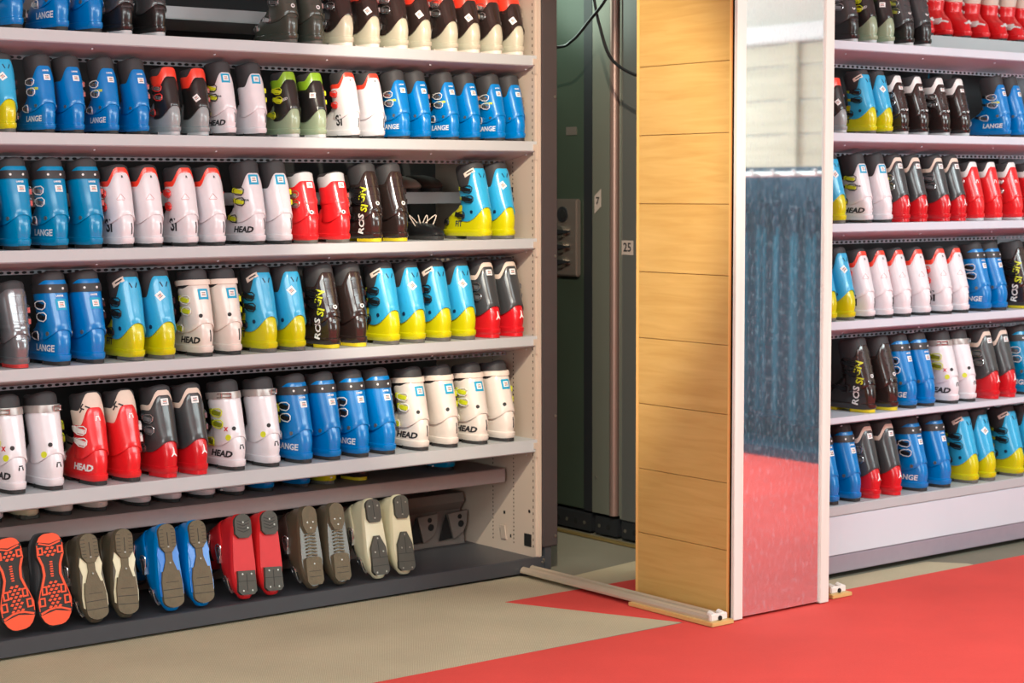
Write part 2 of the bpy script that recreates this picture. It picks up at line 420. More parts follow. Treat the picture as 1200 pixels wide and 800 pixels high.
        if self.K.get('wing'):
            wb = bmesh.new()
            for sg in (-1, 1): prism(wb, [(sg*.0105, .10), (sg*.028, .078), (sg*.034, .105), (sg*.027, .14), (sg*.032, .17), (sg*.037, .21), (sg*.036, .245), (sg*.028, .25), (sg*.027, .2), (sg*.021, .165), (sg*.0105, .13)], .003, 0, down(.0125))
            self.add('waist_insert', fix(wb), [M[self.K['wing']]])
        self.add('heel_pad', fix(bm), [W])
        self.parts[-1][2].append(('tread_grooves', self.mesh(fix(groove), [M['rubber']], None), [], None))
        b3 = bmesh.new()
        for x, y in sc: disc(b3, (x, y, .0005), .0032, (0, 0, -1), .0018, 10)
        self.add('sole_screws', fix(b3), [M['steel']])
    def flat_text(self, nm, body, x, y, size, m, rot):
        bm = text_bm(body, size, .0005); c, s = math.cos(math.radians(rot)), math.sin(math.radians(rot))
        for v in bm.verts: u, w = v.co.x, v.co.y; v.co = (-(u*c-w*s)+x, u*s+w*c+y, -.0006)
        return (nm, self.mesh(bm, [m], None), [], None)

# ------------------------------------------------------------------ materials for the boots
P = dict(rough=.28, coat=.35)
for n, c, k in [
    ('blue', (0, 120, 194), P), ('teal', (0, 134, 184), P), ('cyan', (55, 170, 216), P), ('yellow', (206, 200, 16), P),
    ('white', (226, 222, 226), P), ('whitew', (224, 214, 204), P), ('red', (226, 34, 42), P), ('redd', (205, 24, 36), P), ('dark', (34, 32, 32), P), ('char', (62, 64, 66), P),
    ('brown', (46, 36, 34), dict(rough=.16, coat=.6)), ('greyheel', (150, 158, 160), P), ('creamheel', (196, 190, 168), P), ('greenheel', (148, 164, 136), P),
    ('orangered', (238, 66, 48), P), ('green', (136, 178, 40), P), ('beige', (222, 202, 186), dict(rough=.6)), ('cream', (230, 214, 200), dict(rough=.55)),
    ('lgrey', (186, 186, 188), dict(rough=.5)), ('dkgreen', (70, 74, 66), P), ('clear', (128, 130, 134), dict(rough=.2, metal=.45, coat=.5)),
    ('foam', (54, 53, 55), dict(rough=.65)), ('blackp', (26, 26, 28), dict(rough=.35)), ('chrome', (205, 205, 205), dict(rough=.18, metal=.9)),
    ('whitep', (225, 225, 222), dict(rough=.35)), ('lime', (206, 214, 40), dict(rough=.4)), ('limeblk', (120, 126, 20), dict(rough=.35)),
    ('tagw', (238, 238, 236), dict(rough=.6)), ('tagc', (20, 158, 200), dict(rough=.5)), ('tagk', (40, 40, 44), dict(rough=.6)), ('tagr', (215, 90, 60), dict(rough=.6)),
    ('navy', (14, 40, 70), dict(rough=.5)), ('pinkline', (206, 150, 150), dict(rough=.5)), ('rubber', (48, 46, 44), dict(rough=.75)), ('rubber2', (236, 80, 46), dict(rough=.7)),
    ('orange', (238, 84, 48), dict(rough=.6)), ('treadg', (104, 93, 73), dict(rough=.8, bump=.5, bscale=90, var=.2)), ('treadd', (72, 70, 62), dict(rough=.6, var=.2)),
    ('steel', (150, 145, 135), dict(rough=.35, metal=.8)), ('solek', (44, 42, 42), dict(rough=.7)), ('soleg', (96, 92, 86), dict(rough=.7)), ('soley', (214, 190, 30), dict(rough=.6)),
    ('soler', (190, 50, 50), dict(rough=.6)), ('strapk', (48, 46, 48), dict(rough=.5)), ('shoe', (60, 60, 62), dict(rough=.7)), ('bronze', (88, 78, 62), dict(rough=.35, coat=.3)),
    ('redlever', (236, 50, 44), P), ('silverstrap', (170, 162, 158), dict(rough=.3, metal=.3)), ('bootcream', (218, 210, 176), P), ('boottan', (196, 186, 158), P),
    ('leather', (70, 54, 46), dict(rough=.6)), ('bluetoe', (40, 60, 90), P), ('redm', (206, 30, 36), dict(rough=.5)), ('bluelt', (40, 120, 210), P)]:
    mat(n, c, **k)
HT = dict(bold=.0014, shear=.3, sx=1.4)
def head(m='tagk', sides='L'): return ('lettering', 'HEAD', 66, .056, .032, m, HT, sides)
LANGE = ('lettering', 'LANGE', 68, .056, .032, 'tagw', dict(bold=.0008, shear=.15, sx=1.15), 'L')
GEN = ('cuff_print', 'LANGE', -2, .25, .0085, 'tagw', dict(bold=.0004), 'LR')
ZS = dict(zt=(.290, .268, .24), sw=35)
KINDS = {
 'blueB': dict(desc='blue black-collared ski boot', low='blue', cuff='blue', sole='solek', zt=(.272, .212, .20), sw=18, rim=(.318, .312, .295), tag='plain', tz=.225, buckle='chrome', bail='whitep', pivot='steel',
    text=(LANGE, ('cuff_print', 'LANGE', -2, .252, .0085, 'tagw', dict(bold=.0004), 'LR'), ('side_print', 'RACER', 62, .178, .013, 'lime', dict(bold=.0008, shear=.2, sx=1.1), 'L'))),
 'blueS': dict(desc='blue ski boot with black strap', low='blue', cuff='blue', sole='solek', strap='strapk', rivet='tagw', sz=(.247, .276, .004), tag='plain', tz=.212, buckle='blackp', bail='whitep', ladder='limeblk', pivot='steel', rim=(.318, .312, .3), text=(LANGE, ('cuff_print', 'LANGE', -2, .236, .0085, 'tagw', dict(bold=.0004), 'LR')), **ZS),
 'blueF': dict(desc='blue strapped ski boot, cyan-framed tag', low='blue', cuff='blue', sole='solek', strap='strapk', rivet='tagw', sz=(.247, .276, .004), tag='frame', tz=.207, buckle='blackp', bail='whitep', ladder='limeblk', pivot='steel', rim=(.318, .312, .3), text=(LANGE, ('cuff_print', 'LANGE', -2, .236, .0085, 'tagw', dict(bold=.0004), 'LR')), **ZS),
 'teal': dict(desc='teal-blue ski boot with black strap', low='teal', cuff='teal', sole='solek', strap='strapk', rivet='tagw', sz=(.247, .276, .004), tag='plain', tz=.212, buckle='chrome', bail='whitep', pivot='steel', rim=(.318, .312, .3), text=(LANGE, ('cuff_print', 'LANGE', -2, .236, .0085, 'tagw', dict(bold=.0004), 'LR')), **ZS),
 'cyL': dict(desc='buckle-side cyan and yellow ski boot', low='yellow', cuff='cyan', sole='soleg', zt=(.292, .215, .2), sw=24, zl=(.132, .072, .11), rim=(.315, .308, .295), buckle='blackp', bail='blackp', ladder='lime', pivot='navy', pd=72, pz=.112, extra=(('upc', 52, .275), ('vent', -4, .268)), text=(('side_print', 'FIT', 92, .062, .034, 'navy', dict(bold=.001, shear=.2), 'L'),)),
 'cyR': dict(desc='plain-sided cyan and yellow ski boot', low='yellow', cuff='cyan', sole='soleg', zt=(.292, .215, .2), sw=24, zl=(.132, .072, .11), rim=(.315, .308, .295), buckle='blackp', bail='blackp', ladder='lime', pivot='navy', pd=72, pz=.112, tag='diamond', td=14, tz=.222, extra=(('vent', -4, .268),)),
 'wr': dict(desc='white ski boot with red collar', low='white', cuff='white', sole='solek', collar='orangered', cw=.02, zt=(.278, .225, .21), sw=14, rim=(.305, .3, .29), buckle='redlever', bail='redlever', ladder='redlever', bz=((.2, 98), (.15, 104), (.08, 130)), extra=(('tri', 16, .185), ('vtext', -8, .07)), text=(('lettering', 'SI', 70, .078, .066, 'tagk', dict(bold=.002), 'L'), ('cuff_print', 'R', 0, .262, .012, 'tagk', dict(bold=.0006), 'LR'))),
 'wh': dict(desc='white black-collared ski boot', low='white', cuff='white', sole='solek', zt=(.275, .215, .2), sw=16, rim=(.322, .315, .30), tag='frame', tz=.25, td=2, buckle='lime', bail='blackp', extra=(('vtext', -12, .08),), text=(head(), ('side_print', 'RAPTOR', 55, .17, .009, 'tagk', dict(bold=.0005), 'L'))),
 'whS': dict(desc='white ski boot with white strap', low='whitew', cuff='whitew', sole='solek', strap='cream', sz=(.26, .279, .005), zt=(.262, .245, .22), sw=30, rim=(.315, .312, .302), tonguem='foam', tag='frame', tz=.226, td=-2, buckle='lime', bail='whitep', pivot='solek', pd=20, pz=.148, pr=.0075, pone=True, extra=(('vtext', -6, .075),), text=(head(),)),
 'whT': dict(desc='white ski boot with silver strap', low='white', cuff='white', sole='solek', strap='silverstrap', clip=True, sz=(.255, .279, .004), zt=(.262, .25, .22), sw=30, rim=(.318, .312, .302), buckle='limeblk', bail='lime', ladder='dark', pivot='solek', pd=16, pz=.15, pr=.0075, pone=True, extra=(('ydot', 44, .118), ('arch', -4, .085)), text=(head(), ('side_print', 'x', 48, .15, .03, 'redd', dict(bold=.0008), 'L'))),
 'ross': dict(desc='glossy black yellow-soled ski boot', low='brown', cuff='brown', sole='soley', zt=(.285, .23, .21), sw=16, rim=(.315, .308, .295), buckle='blackp', bail='blackp', extra=(('ribs', 0, 0), ('dot', -6, .155)), text=(('lettering', 'ROS', 60, .072, .044, 'tagw', dict(rot=80, bold=.0012, off=.0035), 'L'), ('lettering', 'SI', 56, .136, .044, 'lime', dict(rot=80, bold=.0012, off=.003), 'L'), ('lettering', 'GN', 53, .187, .044, 'lime', dict(rot=79, bold=.0012, off=.003), 'L'))),
 'br': dict(desc='charcoal and red beige-collared ski boot', low='redd', cuff='char', sole='redd', collar='beige', cw=.018, zt=(.285, .232, .21), sw=14, rim=(.316, .31, .295), zl=(.128, .084, .12), tag='plain', tz=.262, td=0, buckle='clear', bail='chrome', extra=(('emblem', -6, .085),)),
 'redB': dict(desc='red ski boot with beige printed collar', low='red', cuff='red', sole='solek', collar='beige', cw=.05, zt=(.262, .2, .19), sw=14, rim=(.312, .305, .295), buckle='whitep', bail='whitep', ladder='whitep', archm='tagw', bz=((.185, 74), (.145, 76), (.08, 130)), extra=(('arch', -4, .225), ('marks', 42, .262)), text=(head('tagw'),)),
 'redG': dict(desc='red grey-collared ski boot', low='red', cuff='red', sole='soleg', collar='lgrey', cw=.045, zt=(.262, .235, .21), sw=25, rim=(.3, .296, .29), strap='red', sz=(.168, .188, .004), tag='plain', tz=.245, buckle='chrome', extra=(('dot', 8, .13),)),
 'redW': dict(desc='red ski boot with white collar', low='red', cuff='red', sole='lgrey', collar='whitep', cw=.03, zt=(.275, .22, .2), sw=14, rim=(.3, .296, .288), buckle='whitep', bz=((.2, 98), (.15, 104)), archm='tagw', extra=(('arch', 6, .2),)),
 'kr': dict(desc='black red-collared ski boot, grey heel', low='greyheel', cuff='dark', sole='lgrey', collar='orangered', cw=.05, zt=(.258, .21, .2), sw=14, zl=(.13, .07, .1), rim=(.3, .29, .28), tag='diamond', tags='R', tz=.165, td=30, buckle='chrome', bail='redlever', ladder='redlever'),
 'krc': dict(desc='black red-collared ski boot, cream heel', low='creamheel', cuff='brown', sole='cream', collar='orangered', cw=.07, zt=(.228, .195, .185), sw=14, zl=(.13, .06, .1), rim=(.3, .29, .28), tag='diamond', tags='R', tz=.15, td=30, buckle='chrome', bail='chrome', ladder='redlever'),
 'gr': dict(desc='black and lime ski boot', low='greenheel', cuff='dark', sole='lgrey', collar='green', cw=.04, zt=(.258, .215, .2), sw=14, zl=(.13, .07, .1), rim=(.295, .29, .28), tag='plain', tags='R', tz=.19, td=34, buckle='lime', bail='lime', ladder='lime', text=(('side_print', 'SPEED', 52, .165, .015, 'lgrey', dict(rot=25, bold=.0006, shear=.2), 'L'),)),
 'dg': dict(desc='dark olive rental ski boot', low='dkgreen', cuff='dkgreen', sole='soleg', rim=(.305, .3, .29), strap='dark', sz=(.19, .205, .003), buckle='chrome', extra=(('dot', -4, .15), ('ribs', 0, 0))),
 'dk': dict(desc='black ski boot with white emblem', low='dark', cuff='char', sole='lgrey', rim=(.305, .3, .29), buckle='chrome', extra=(('dot', 0, .16), ('ribs', 0, 0))),
 'clear': dict(desc='silver-grey ski boot with red sole', low='clear', cuff='clear', sole='soler', rim=(.305, .3, .29), zt=(.28, .26, .24), buckle='chrome', strap='clear', sz=(.14, .155, .003), extra=(('ribs', 0, 0),)),
 'dw': dict(desc='dark brown white-collared ski boot', low='brown', cuff='brown', sole='lgrey', collar='whitep', cw=.035, zt=(.272, .22, .2), sw=14, rim=(.31, .305, .29), tag='plain', tz=.245, td=0, buckle='chrome', extra=(('dot', -4, .13), ('ribs', 0, 0))),
 # boots of the bottom row, soles outward
 'sO': dict(desc='walking shoe with orange patterned sole', low='shoe', cuff='shoe', sole='orange', pads='walk', zt=(.07, .07, .07), zl=(.06, .058, .06), rim=(.078, .077, .076), tongue=.004),
 'sW': dict(desc='bronze and cream ski boot with grey sole', low='bronze', cuff='bronze', sole='treadg', pads='ski', buckle='chrome', wing='bootcream'),
 'sB': dict(desc='blue ski boot with grey sole', low='blue', cuff='blue', sole='treadg', pads='ski', buckle='chrome', strap='strapk', wing='bluelt'),
 'sR': dict(desc='red ski boot with black sole pads', low='redm', cuff='redm', sole='treadd', pads='red', buckle='chrome'),
 'sK': dict(desc='dark bronze ski boot with ladder sole', low='bronze', cuff='leather', sole='treadg', pads='ladder', buckle='chrome'),
 'sC': dict(desc='cream ski boot with grey sole pads', low='bootcream', cuff='bootcream', sole='treadd', pads='cream', buckle='chrome'),
}
PROTO = {}
def boot_at(kind, side, loc, s, rz, label, group, rx=0.):
    key = (kind, side)
    root = bpy.data.objects.new('ski_boot' if kind != 'sO' else 'walking_shoe', None); col.objects.link(root); root.empty_display_size = .05
    root.location = loc; root.rotation_euler = (rx, 0, rz); root.scale = (s, s, s)
    tag(root, label, 'ski boot' if kind != 'sO' else 'shoe', group)
    if key not in PROTO:
        objs = []
        for nm, me, subs, lb in Boot(KINDS[kind], side).parts:
            o = obj(nm, me, root); ch = []
            for n2, m2, _, l2 in subs: ch.append(obj(n2, m2, o))
            objs.append((o, ch))
        PROTO[key] = objs
    else:
        for o, ch in PROTO[key]:
            c = o.copy(); col.objects.link(c); c.parent = root
            for d in ch:
                e = d.copy(); col.objects.link(e); e.parent = c
    return root

ORD = 'first second third fourth fifth sixth seventh eighth ninth tenth eleventh'.split()
def fill(rows, rack, z0s, Y):
    """rows: list of (shelf name, [(kind, side, X, scale), ...])"""
    for (shelf, items), z in zip(rows, z0s):
        cnt = {}
        for k, *_ in items: cnt[k] = cnt.get(k, 0)+1
        seen = {}
        for k, sd, x, s in items:
            seen[k] = seen.get(k, 0)+1
            how = 'the only such' if cnt[k] == 1 else ORD[seen[k]-1]+' such from left'
            boot_at(k, sd, (x, Y, z), s, math.radians(random.uniform(-1.3, 1.3)), f"{KINDS[k]['desc']}, {how}, {shelf}, {rack} rack", f'ski boots on the {shelf} of the {rack} rack')

#@@DATA@@
LEFT = [
 ('top shelf', [('blueB', 'R', 2.44, 0.9), ('blueB', 'L', 2.595, 0.9), ('blueB', 'R', 2.713, 0.9), ('dk', 'L', 2.822, 0.85), ('dk', 'R', 2.943, 0.85), ('dg', 'L', 3.456, 0.86), ('dg', 'R', 3.559, 0.86), ('krc', 'L', 3.687, 0.86), ('krc', 'R', 3.801, 0.86), ('krc', 'L', 3.926, 0.86), ('krc', 'R', 4.029, 0.86), ('krc', 'L', 4.151, 0.86), ('krc', 'R', 4.255, 0.86), ('krc', 'L', 4.362, 0.86), ('krc', 'R', 4.465, 0.86)]),
 ('second shelf', [('cyR', 'R', 2.411, 0.79), ('blueB', 'L', 2.544, 0.79), ('blueB', 'R', 2.645, 0.79), ('blueB', 'L', 2.767, 0.79), ('blueB', 'R', 2.876, 0.79), ('kr', 'L', 2.994, 0.76), ('kr', 'R', 3.102, 0.76), ('wh', 'L', 3.206, 0.79), ('wh', 'R', 3.325, 0.79), ('gr', 'L', 3.461, 0.78), ('gr', 'R', 3.571, 0.78), ('wr', 'L', 3.712, 0.79), ('wr', 'R', 3.82, 0.79), ('blueB', 'L', 3.932, 0.79), ('blueB', 'R', 4.027, 0.79), ('blueB', 'L', 4.156, 0.79), ('blueB', 'R', 4.256, 0.79), ('blueB', 'L', 4.376, 0.79), ('blueB', 'R', 4.47, 0.79)]),
 ('third shelf', [('teal', 'L', 2.338, 0.92), ('teal', 'R', 2.448, 0.92), ('teal', 'L', 2.577, 0.92), ('teal', 'R', 2.698, 0.92), ('wr', 'L', 2.811, 0.89), ('wr', 'R', 2.918, 0.89), ('wr', 'L', 3.05, 0.89), ('wr', 'R', 3.156, 0.89), ('wh', 'L', 3.314, 0.9), ('wh', 'R', 3.422, 0.9), ('redG', 'L', 3.531, 0.84), ('redG', 'R', 3.665, 0.84), ('ross', 'L', 3.804, 0.9), ('ross', 'R', 3.918, 0.9), ('cyL', 'L', 4.306, 0.92), ('cyR', 'R', 4.417, 0.92)]),
 ('fourth shelf', [('clear', 'L', 2.325, 0.9), ('clear', 'R', 2.433, 0.9), ('blueF', 'L', 2.576, 0.95), ('blueF', 'R', 2.697, 0.95), ('cyL', 'L', 2.841, 0.95), ('cyR', 'R', 2.955, 0.95), ('whS', 'L', 3.1, 0.935), ('whS', 'R', 3.212, 0.935), ('cyL', 'L', 3.355, 0.95), ('cyR', 'R', 3.471, 0.95), ('ross', 'L', 3.617, 0.95), ('ross', 'R', 3.732, 0.95), ('cyL', 'L', 3.878, 0.95), ('cyR', 'R', 3.993, 0.95), ('cyL', 'L', 4.112, 0.95), ('cyR', 'R', 4.226, 0.95), ('br', 'L', 4.345, 0.95), ('br', 'R', 4.459, 0.95)]),
 ('fifth shelf', [('whT', 'L', 2.411, 0.98), ('whT', 'R', 2.541, 0.98), ('redB', 'L', 2.697, 0.97), ('redB', 'R', 2.819, 0.97), ('br', 'L', 2.956, 0.97), ('br', 'R', 3.072, 0.97), ('whT', 'L', 3.22, 0.97), ('whT', 'R', 3.359, 0.97), ('blueS', 'L', 3.493, 0.98), ('blueS', 'R', 3.614, 0.98), ('blueS', 'L', 3.736, 0.98), ('blueS', 'R', 3.854, 0.98), ('whS', 'L', 4.005, 0.97), ('whS', 'R', 4.141, 0.97), ('whS', 'L', 4.283, 0.97), ('whS', 'R', 4.413, 0.97)]),
]
RIGHT = [
 ('top shelf', [('dk', 'L', 5.462, 0.8), ('gr', 'L', 5.57, 0.8), ('gr', 'R', 5.669, 0.8), ('dk', 'L', 5.786, 0.8), ('dk', 'R', 5.889, 0.8)]),
 ('second shelf', [('kr', 'R', 5.405, 0.7), ('cyL', 'L', 5.573, 0.78), ('cyR', 'R', 5.667, 0.78), ('dw', 'L', 5.763, 0.75), ('dw', 'R', 5.883, 0.75), ('dw', 'L', 6.015, 0.75), ('dw', 'R', 6.139, 0.75), ('blueB', 'L', 6.404, 0.79), ('blueB', 'R', 6.507, 0.79)]),
 ('third shelf', [('cyR', 'R', 5.404, 0.84), ('wh', 'L', 5.556, 0.83), ('wh', 'R', 5.67, 0.83), ('br', 'L', 5.775, 0.84), ('br', 'R', 5.882, 0.84), ('br', 'L', 6.023, 0.84), ('br', 'R', 6.124, 0.84), ('redW', 'L', 6.239, 0.8), ('redW', 'R', 6.357, 0.8), ('redW', 'L', 6.494, 0.8), ('redW', 'R', 6.628, 0.8)]),
 ('fourth shelf', [('cyL', 'L', 5.357, 0.88), ('cyR', 'R', 5.462, 0.88), ('wr', 'L', 5.576, 0.88), ('wr', 'R', 5.683, 0.88), ('wr', 'L', 5.793, 0.88), ('wr', 'R', 5.91, 0.88), ('wr', 'L', 6.045, 0.88), ('wr', 'R', 6.151, 0.88), ('blueS', 'L', 6.295, 0.88), ('blueS', 'R', 6.4, 0.88), ('ross', 'L', 6.571, 0.9), ('ross', 'R', 6.689, 0.9)]),
 ('fifth shelf', [('ross', 'L', 5.587, 0.92), ('ross', 'R', 5.718, 0.92), ('blueS', 'L', 5.833, 0.92), ('blueS', 'R', 5.943, 0.92), ('whT', 'L', 6.094, 0.92), ('whT', 'R', 6.205, 0.92), ('br', 'L', 6.358, 0.92), ('br', 'R', 6.469, 0.92), ('teal', 'L', 6.611, 0.92), ('teal', 'R', 6.725, 0.92)]),
 ('bottom shelf', [('blueS', 'L', 5.38, 0.925), ('blueS', 'R', 5.505, 0.925), ('br', 'L', 5.621, 0.925), ('br', 'R', 5.746, 0.925), ('blueS', 'L', 5.908, 0.93), ('blueS', 'R', 6.053, 0.93), ('cyL', 'L', 6.23, 0.93), ('cyR', 'R', 6.343, 0.93), ('cyL', 'L', 6.533, 0.93), ('cyR', 'R', 6.663, 0.93)]),
]
SOLES = [('sO', 'L', 2.405, 8, -0.03), ('sO', 'R', 2.528, 8, -0.008), ('sW', 'L', 2.677, 14, -0.004), ('sW', 'R', 2.784, 14, 0.02), ('sB', 'L', 2.957, 14, 0.006), ('sB', 'R', 3.073, 14, 0.008), ('sR', 'L', 3.242, 14, 0.02), ('sR', 'R', 3.35, 14, 0.02), ('sK', 'L', 3.523, 14, 0.012), ('sK', 'R', 3.64, 14, 0.012), ('sC', 'L', 3.808, 14, 0.004), ('sC', 'R', 3.922, 14, 0.018)]
#@@END@@
LEFT_Z = (2.015, 1.688, 1.314, .936, .531)
RIGHT_Z = (2.06, 1.714, 1.37, .996, .627, .285)
fill(LEFT, 'left', [z+.0015 for z in LEFT_Z], 5.662)
fill(RIGHT, 'right', [z+.0015 for z in RIGHT_Z], 4.862)

# bottom row: boots standing on their toes with the soles facing out
cnt = {}
for i, (k, sd, x, lean, d_) in enumerate(SOLES):
    cnt[k] = cnt.get(k, 0)+1
    L = .302 if k != 'sO' else .318
    # toe tip rests on the front lip, heel leans back
    a = math.radians(lean)
    y = 5.662+math.sin(a)*L; z = .069+math.cos(a)*L
    t_ = math.asin(d_/L)
    b_ = boot_at(k, sd, (x+d_, y, .069+math.cos(a)*L*math.cos(t_)+.002+abs(math.sin(t_))*.03), 1., 0, f"{KINDS[k]['desc']} facing out, {'left' if cnt[k] == 1 else 'right'} of its pair, bottom shelf", 'footwear standing on its toes on the bottom shelf', rx=-PI/2-a)
    b_.rotation_euler = (-PI/2-a, t_, 0); b_.scale = (1.0, 1, 1) if k != 'sO' else (1.06, 1.04, 1)

# row behind: only toes or tops show under and between the shelves
BACK = [('wr', 'L', 2.43), ('sC', 'L', 2.555), ('whS', 'L', 2.68), ('whS', 'R', 2.81), ('wh', 'L', 2.975), ('wh', 'R', 3.095), ('whT', 'L', 3.23), ('whT', 'R', 3.352), ('blueS', 'L', 3.475), ('blueS', 'R', 3.63), ('cyL', 'L', 3.745), ('ross', 'L', 3.89), ('teal', 'L', 4.3)]
for i, (k, sd, x) in enumerate(BACK):
    boot_at(k, sd, (x, 6.168, .402), .9, PI, f"{KINDS[k]['desc'].split(' with')[0]}, toe showing below fifth shelf, {ORD[i] if i < 11 else ('twelfth', 'thirteenth')[i-11]} from left", 'boots on the rear board of the left rack')
# ------------------------------------------------------------------ racks
mat('shelfm', (182, 185, 187), rough=.4, var=.03, scale=8); mat('underm', (182, 178, 184), rough=.5, var=.04, scale=6); mat('flangem', (150, 150, 158), rough=.5)
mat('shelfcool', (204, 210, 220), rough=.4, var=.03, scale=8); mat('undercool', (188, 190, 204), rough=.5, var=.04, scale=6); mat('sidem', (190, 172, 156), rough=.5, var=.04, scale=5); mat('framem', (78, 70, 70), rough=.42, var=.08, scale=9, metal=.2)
mat('plinthm', (74, 75, 80), rough=.38, var=.08, scale=12, metal=.25); mat('holem', (12, 11, 11), rough=.8); mat('backm', (40, 40, 42), rough=.7, var=.1, scale=3)
mat('greybox', (112, 104, 98), rough=.55); mat('plinthp', (150, 140, 150), rough=.4, var=.06); mat('panelm', (206, 210, 218), rough=.4, var=.03, scale=6)

def shelf(root, x0, x1, Y, z, depth, lip=.04, drop=.085, slope=.18, name='shelf_board', ms=('shelfm', 'underm', 'flangem')):
    pr = [(0.0, 0), (0.0, -lip+.004), (.004, -lip), (slope, -drop+.013), (slope+.002, -drop+.013), (slope+.004, -drop+.016), (depth, -drop+.018), (depth, 0)]
    bm = bmesh.new(); F = prism(bm, pr, x1-x0, 0, lambda u, v, w: (x0+w, Y+u, z+v))
    for f in bm.faces:
        n = f.normal; c = f.calc_center_median()
        f.material_index = 0
    fix(bm)
    bm.normal_update()
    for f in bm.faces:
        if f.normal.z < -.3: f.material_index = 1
    o = obj(name, bm, root, [MATS[ms[0]], MATS[ms[1]]])
    # perforated flange hanging behind the underside
    bm = bmesh.new(); h = .0135; p = .0265; n = int((x1-x0)/p); zt = z-drop+.0135; y = Y+slope
    for i in range(n):
        a = x0+i*p; c = (a+p/2, zt-h/2); k = 8
        outer = [(a, zt-h), (a+p/2, zt-h), (a+p, zt-h), (a+p, zt-h/2), (a+p, zt), (a+p/2, zt), (a, zt), (a, zt-h/2)]
        inner = [(c[0]+.0095*math.cos(math.radians(225+45*j)), c[1]+.0048*math.sin(math.radians(225+45*j))) for j in range(8)]
        vo = [bm.verts.new((u, y, v)) for u, v in outer]; vi = [bm.verts.new((u, y, v)) for u, v in inner]
        for j in range(8): bm.faces.new((vo[j], vo[(j+1) % 8], vi[(j+1) % 8], vi[j]))
    bmesh.ops.remove_doubles(bm, verts=bm.verts, dist=1e-5)
    ex = bmesh.ops.extrude_face_region(bm, geom=bm.faces[:]); bmesh.ops.translate(bm, verts=[g for g in ex['geom'] if isinstance(g, bmesh.types.BMVert)], vec=(0, .002, 0))
    obj('perforated_flange', fix(bm), o, [MATS[ms[2]]])
    for i in range(int((x1-x0)/.45)+1):
        bm = bmesh.new(); disc(bm, (x0+.2+i*.45, Y+.03, z-lip-.0115), .004, (0, -.4, -1), .003, 10); obj('rivet', fix(bm), o, [MATS[ms[1]]])
    return o

LR = thing('boot_rack', 'long pale grey metal boot rack at left with a dark end frame', 'shelving rack', (3.3, 5.9, 0))
def on(root, f):   # parts are built in world coordinates
    return f
def wchild(o, root): o.parent = root; o.matrix_parent_inverse = Matrix.Translation(-root.location) ; return o
def part(name, bm, root, mats, ang=None):
    for v in bm.verts: v.co -= root.location
    o = obj(name, fix(bm), root, mats)
    if ang: smooth(o.data, ang)
    return o
X0, X1 = 1.6, 4.53
for z, d in zip(LEFT_Z, (.25, .25, .25, .25, .215)):
    so = shelf(LR, X0, X1, 5.65, z, d, lip=.04 if z > .6 else .05, drop=.085 if z > .6 else .058)
    so.location = -Vector(LR.location)
# plinth tray
bm = bmesh.new(); prism(bm, [(5.645, .012), (5.645, .066), (5.652, .068), (5.66, .062), (6.32, .062), (6.32, .012)], 4.578-X0, 0, lambda u, v, w: (X0+w, u, v)); part('plinth_tray', bm, LR, [MATS['plinthm']])
bm = bmesh.new()
for x, y, z in ((4.55, 5.645, .045), (4.556, 5.645, .055), (4.562, 5.645, .047)): disc(bm, (x, y, z), .0045, (0, -1, 0), .004, 10)
part('bolt', bm, LR, [MATS['steel']])
# side panel
bm = bmesh.new(); box(bm, 4.53, 4.545, 5.652, 6.32, .062, 2.6)
box(bm, 4.522, 4.53, 5.652, 5.664, .062, 2.6)
for yy, h, st in ((5.675, .010, .026), (5.80, .006, .016), (5.935, .006, .016)):
    z = .1
    while z < 2.5:
        box(bm, 4.5285, 4.5305, yy-.0016, yy+.0016, z, z+h, 1); z += st
for yy, zz, w, h in ((5.71, .10, .045, .05), (5.66, .098, .012, .012), (5.665, .17, .01, .012), (5.70, .235, .01, .012), (5.82, .12, .006, .012), (5.86, .21, .01, .012)): box(bm, 4.5282, 4.5306, yy-w/2, yy+w/2, zz, zz+h, 1)
part('side_panel', bm, LR, [MATS['sidem'], MATS['holem']])
bm = bmesh.new(); prism(bm, [(5.875, .11), (5.875, .165), (5.845, .165), (5.845, .11)], .006, 0, lambda u, v, w: (4.53-w-(.008 if v > .14 else 0), u, v)); part('bracket_tab', bm, LR, [MATS['sidem']])
for z in LEFT_Z:
    bm = bmesh.new(); box(bm, 4.512, 4.53, 5.645, 5.70, z-.036, z-.012); box(bm, 4.52, 4.536, 5.6455, 5.66, z-.07, z-.03); part('shelf_bracket', bm, LR, [MATS['sidem']])
bm = bmesh.new(); box(bm, 4.531, 4.546, 5.641, 5.66, .066, 2.6, 0, .003); part('front_post', bm, LR, [MATS['sidem']])
bm = bmesh.new(); box(bm, 4.546, 4.619, 5.632, 6.34, .105, 2.6, 0, .004); part('end_frame', bm, LR, [MATS['framem']])
for z in (.145, .62, 1.245, 1.86):
    bm = bmesh.new(); disc(bm, (4.606, 5.632, z), .0055, (0, -1, 0), .003, 12); part('bolt', bm, LR, [MATS['steel']])
bm = bmesh.new(); box(bm, 4.56, 4.59, 5.64, 6.3, .012, .105); part('end_foot', bm, LR, [MATS['plinthm']])
# rear boards and closing panel
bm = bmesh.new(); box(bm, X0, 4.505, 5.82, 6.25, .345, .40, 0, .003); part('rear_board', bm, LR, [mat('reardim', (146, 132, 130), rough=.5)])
for z in (.93, 1.494, 2.155):
    bm = bmesh.new(); box(bm, X0, 4.50, 6.02, 6.45, z-.045, z, 0, .003); part('rear_board', bm, LR, [MATS['shelfm']])
bm = bmesh.new(); box(bm, X0, 4.53, 6.50, 6.52, .06, 2.6); part('back_panel', bm, LR, [MATS['backm']])
bm = bmesh.new(); box(bm, X0, 4.53, 5.66, 6.5, 2.42, 2.46); part('top_board', bm, LR, [MATS['underm']])

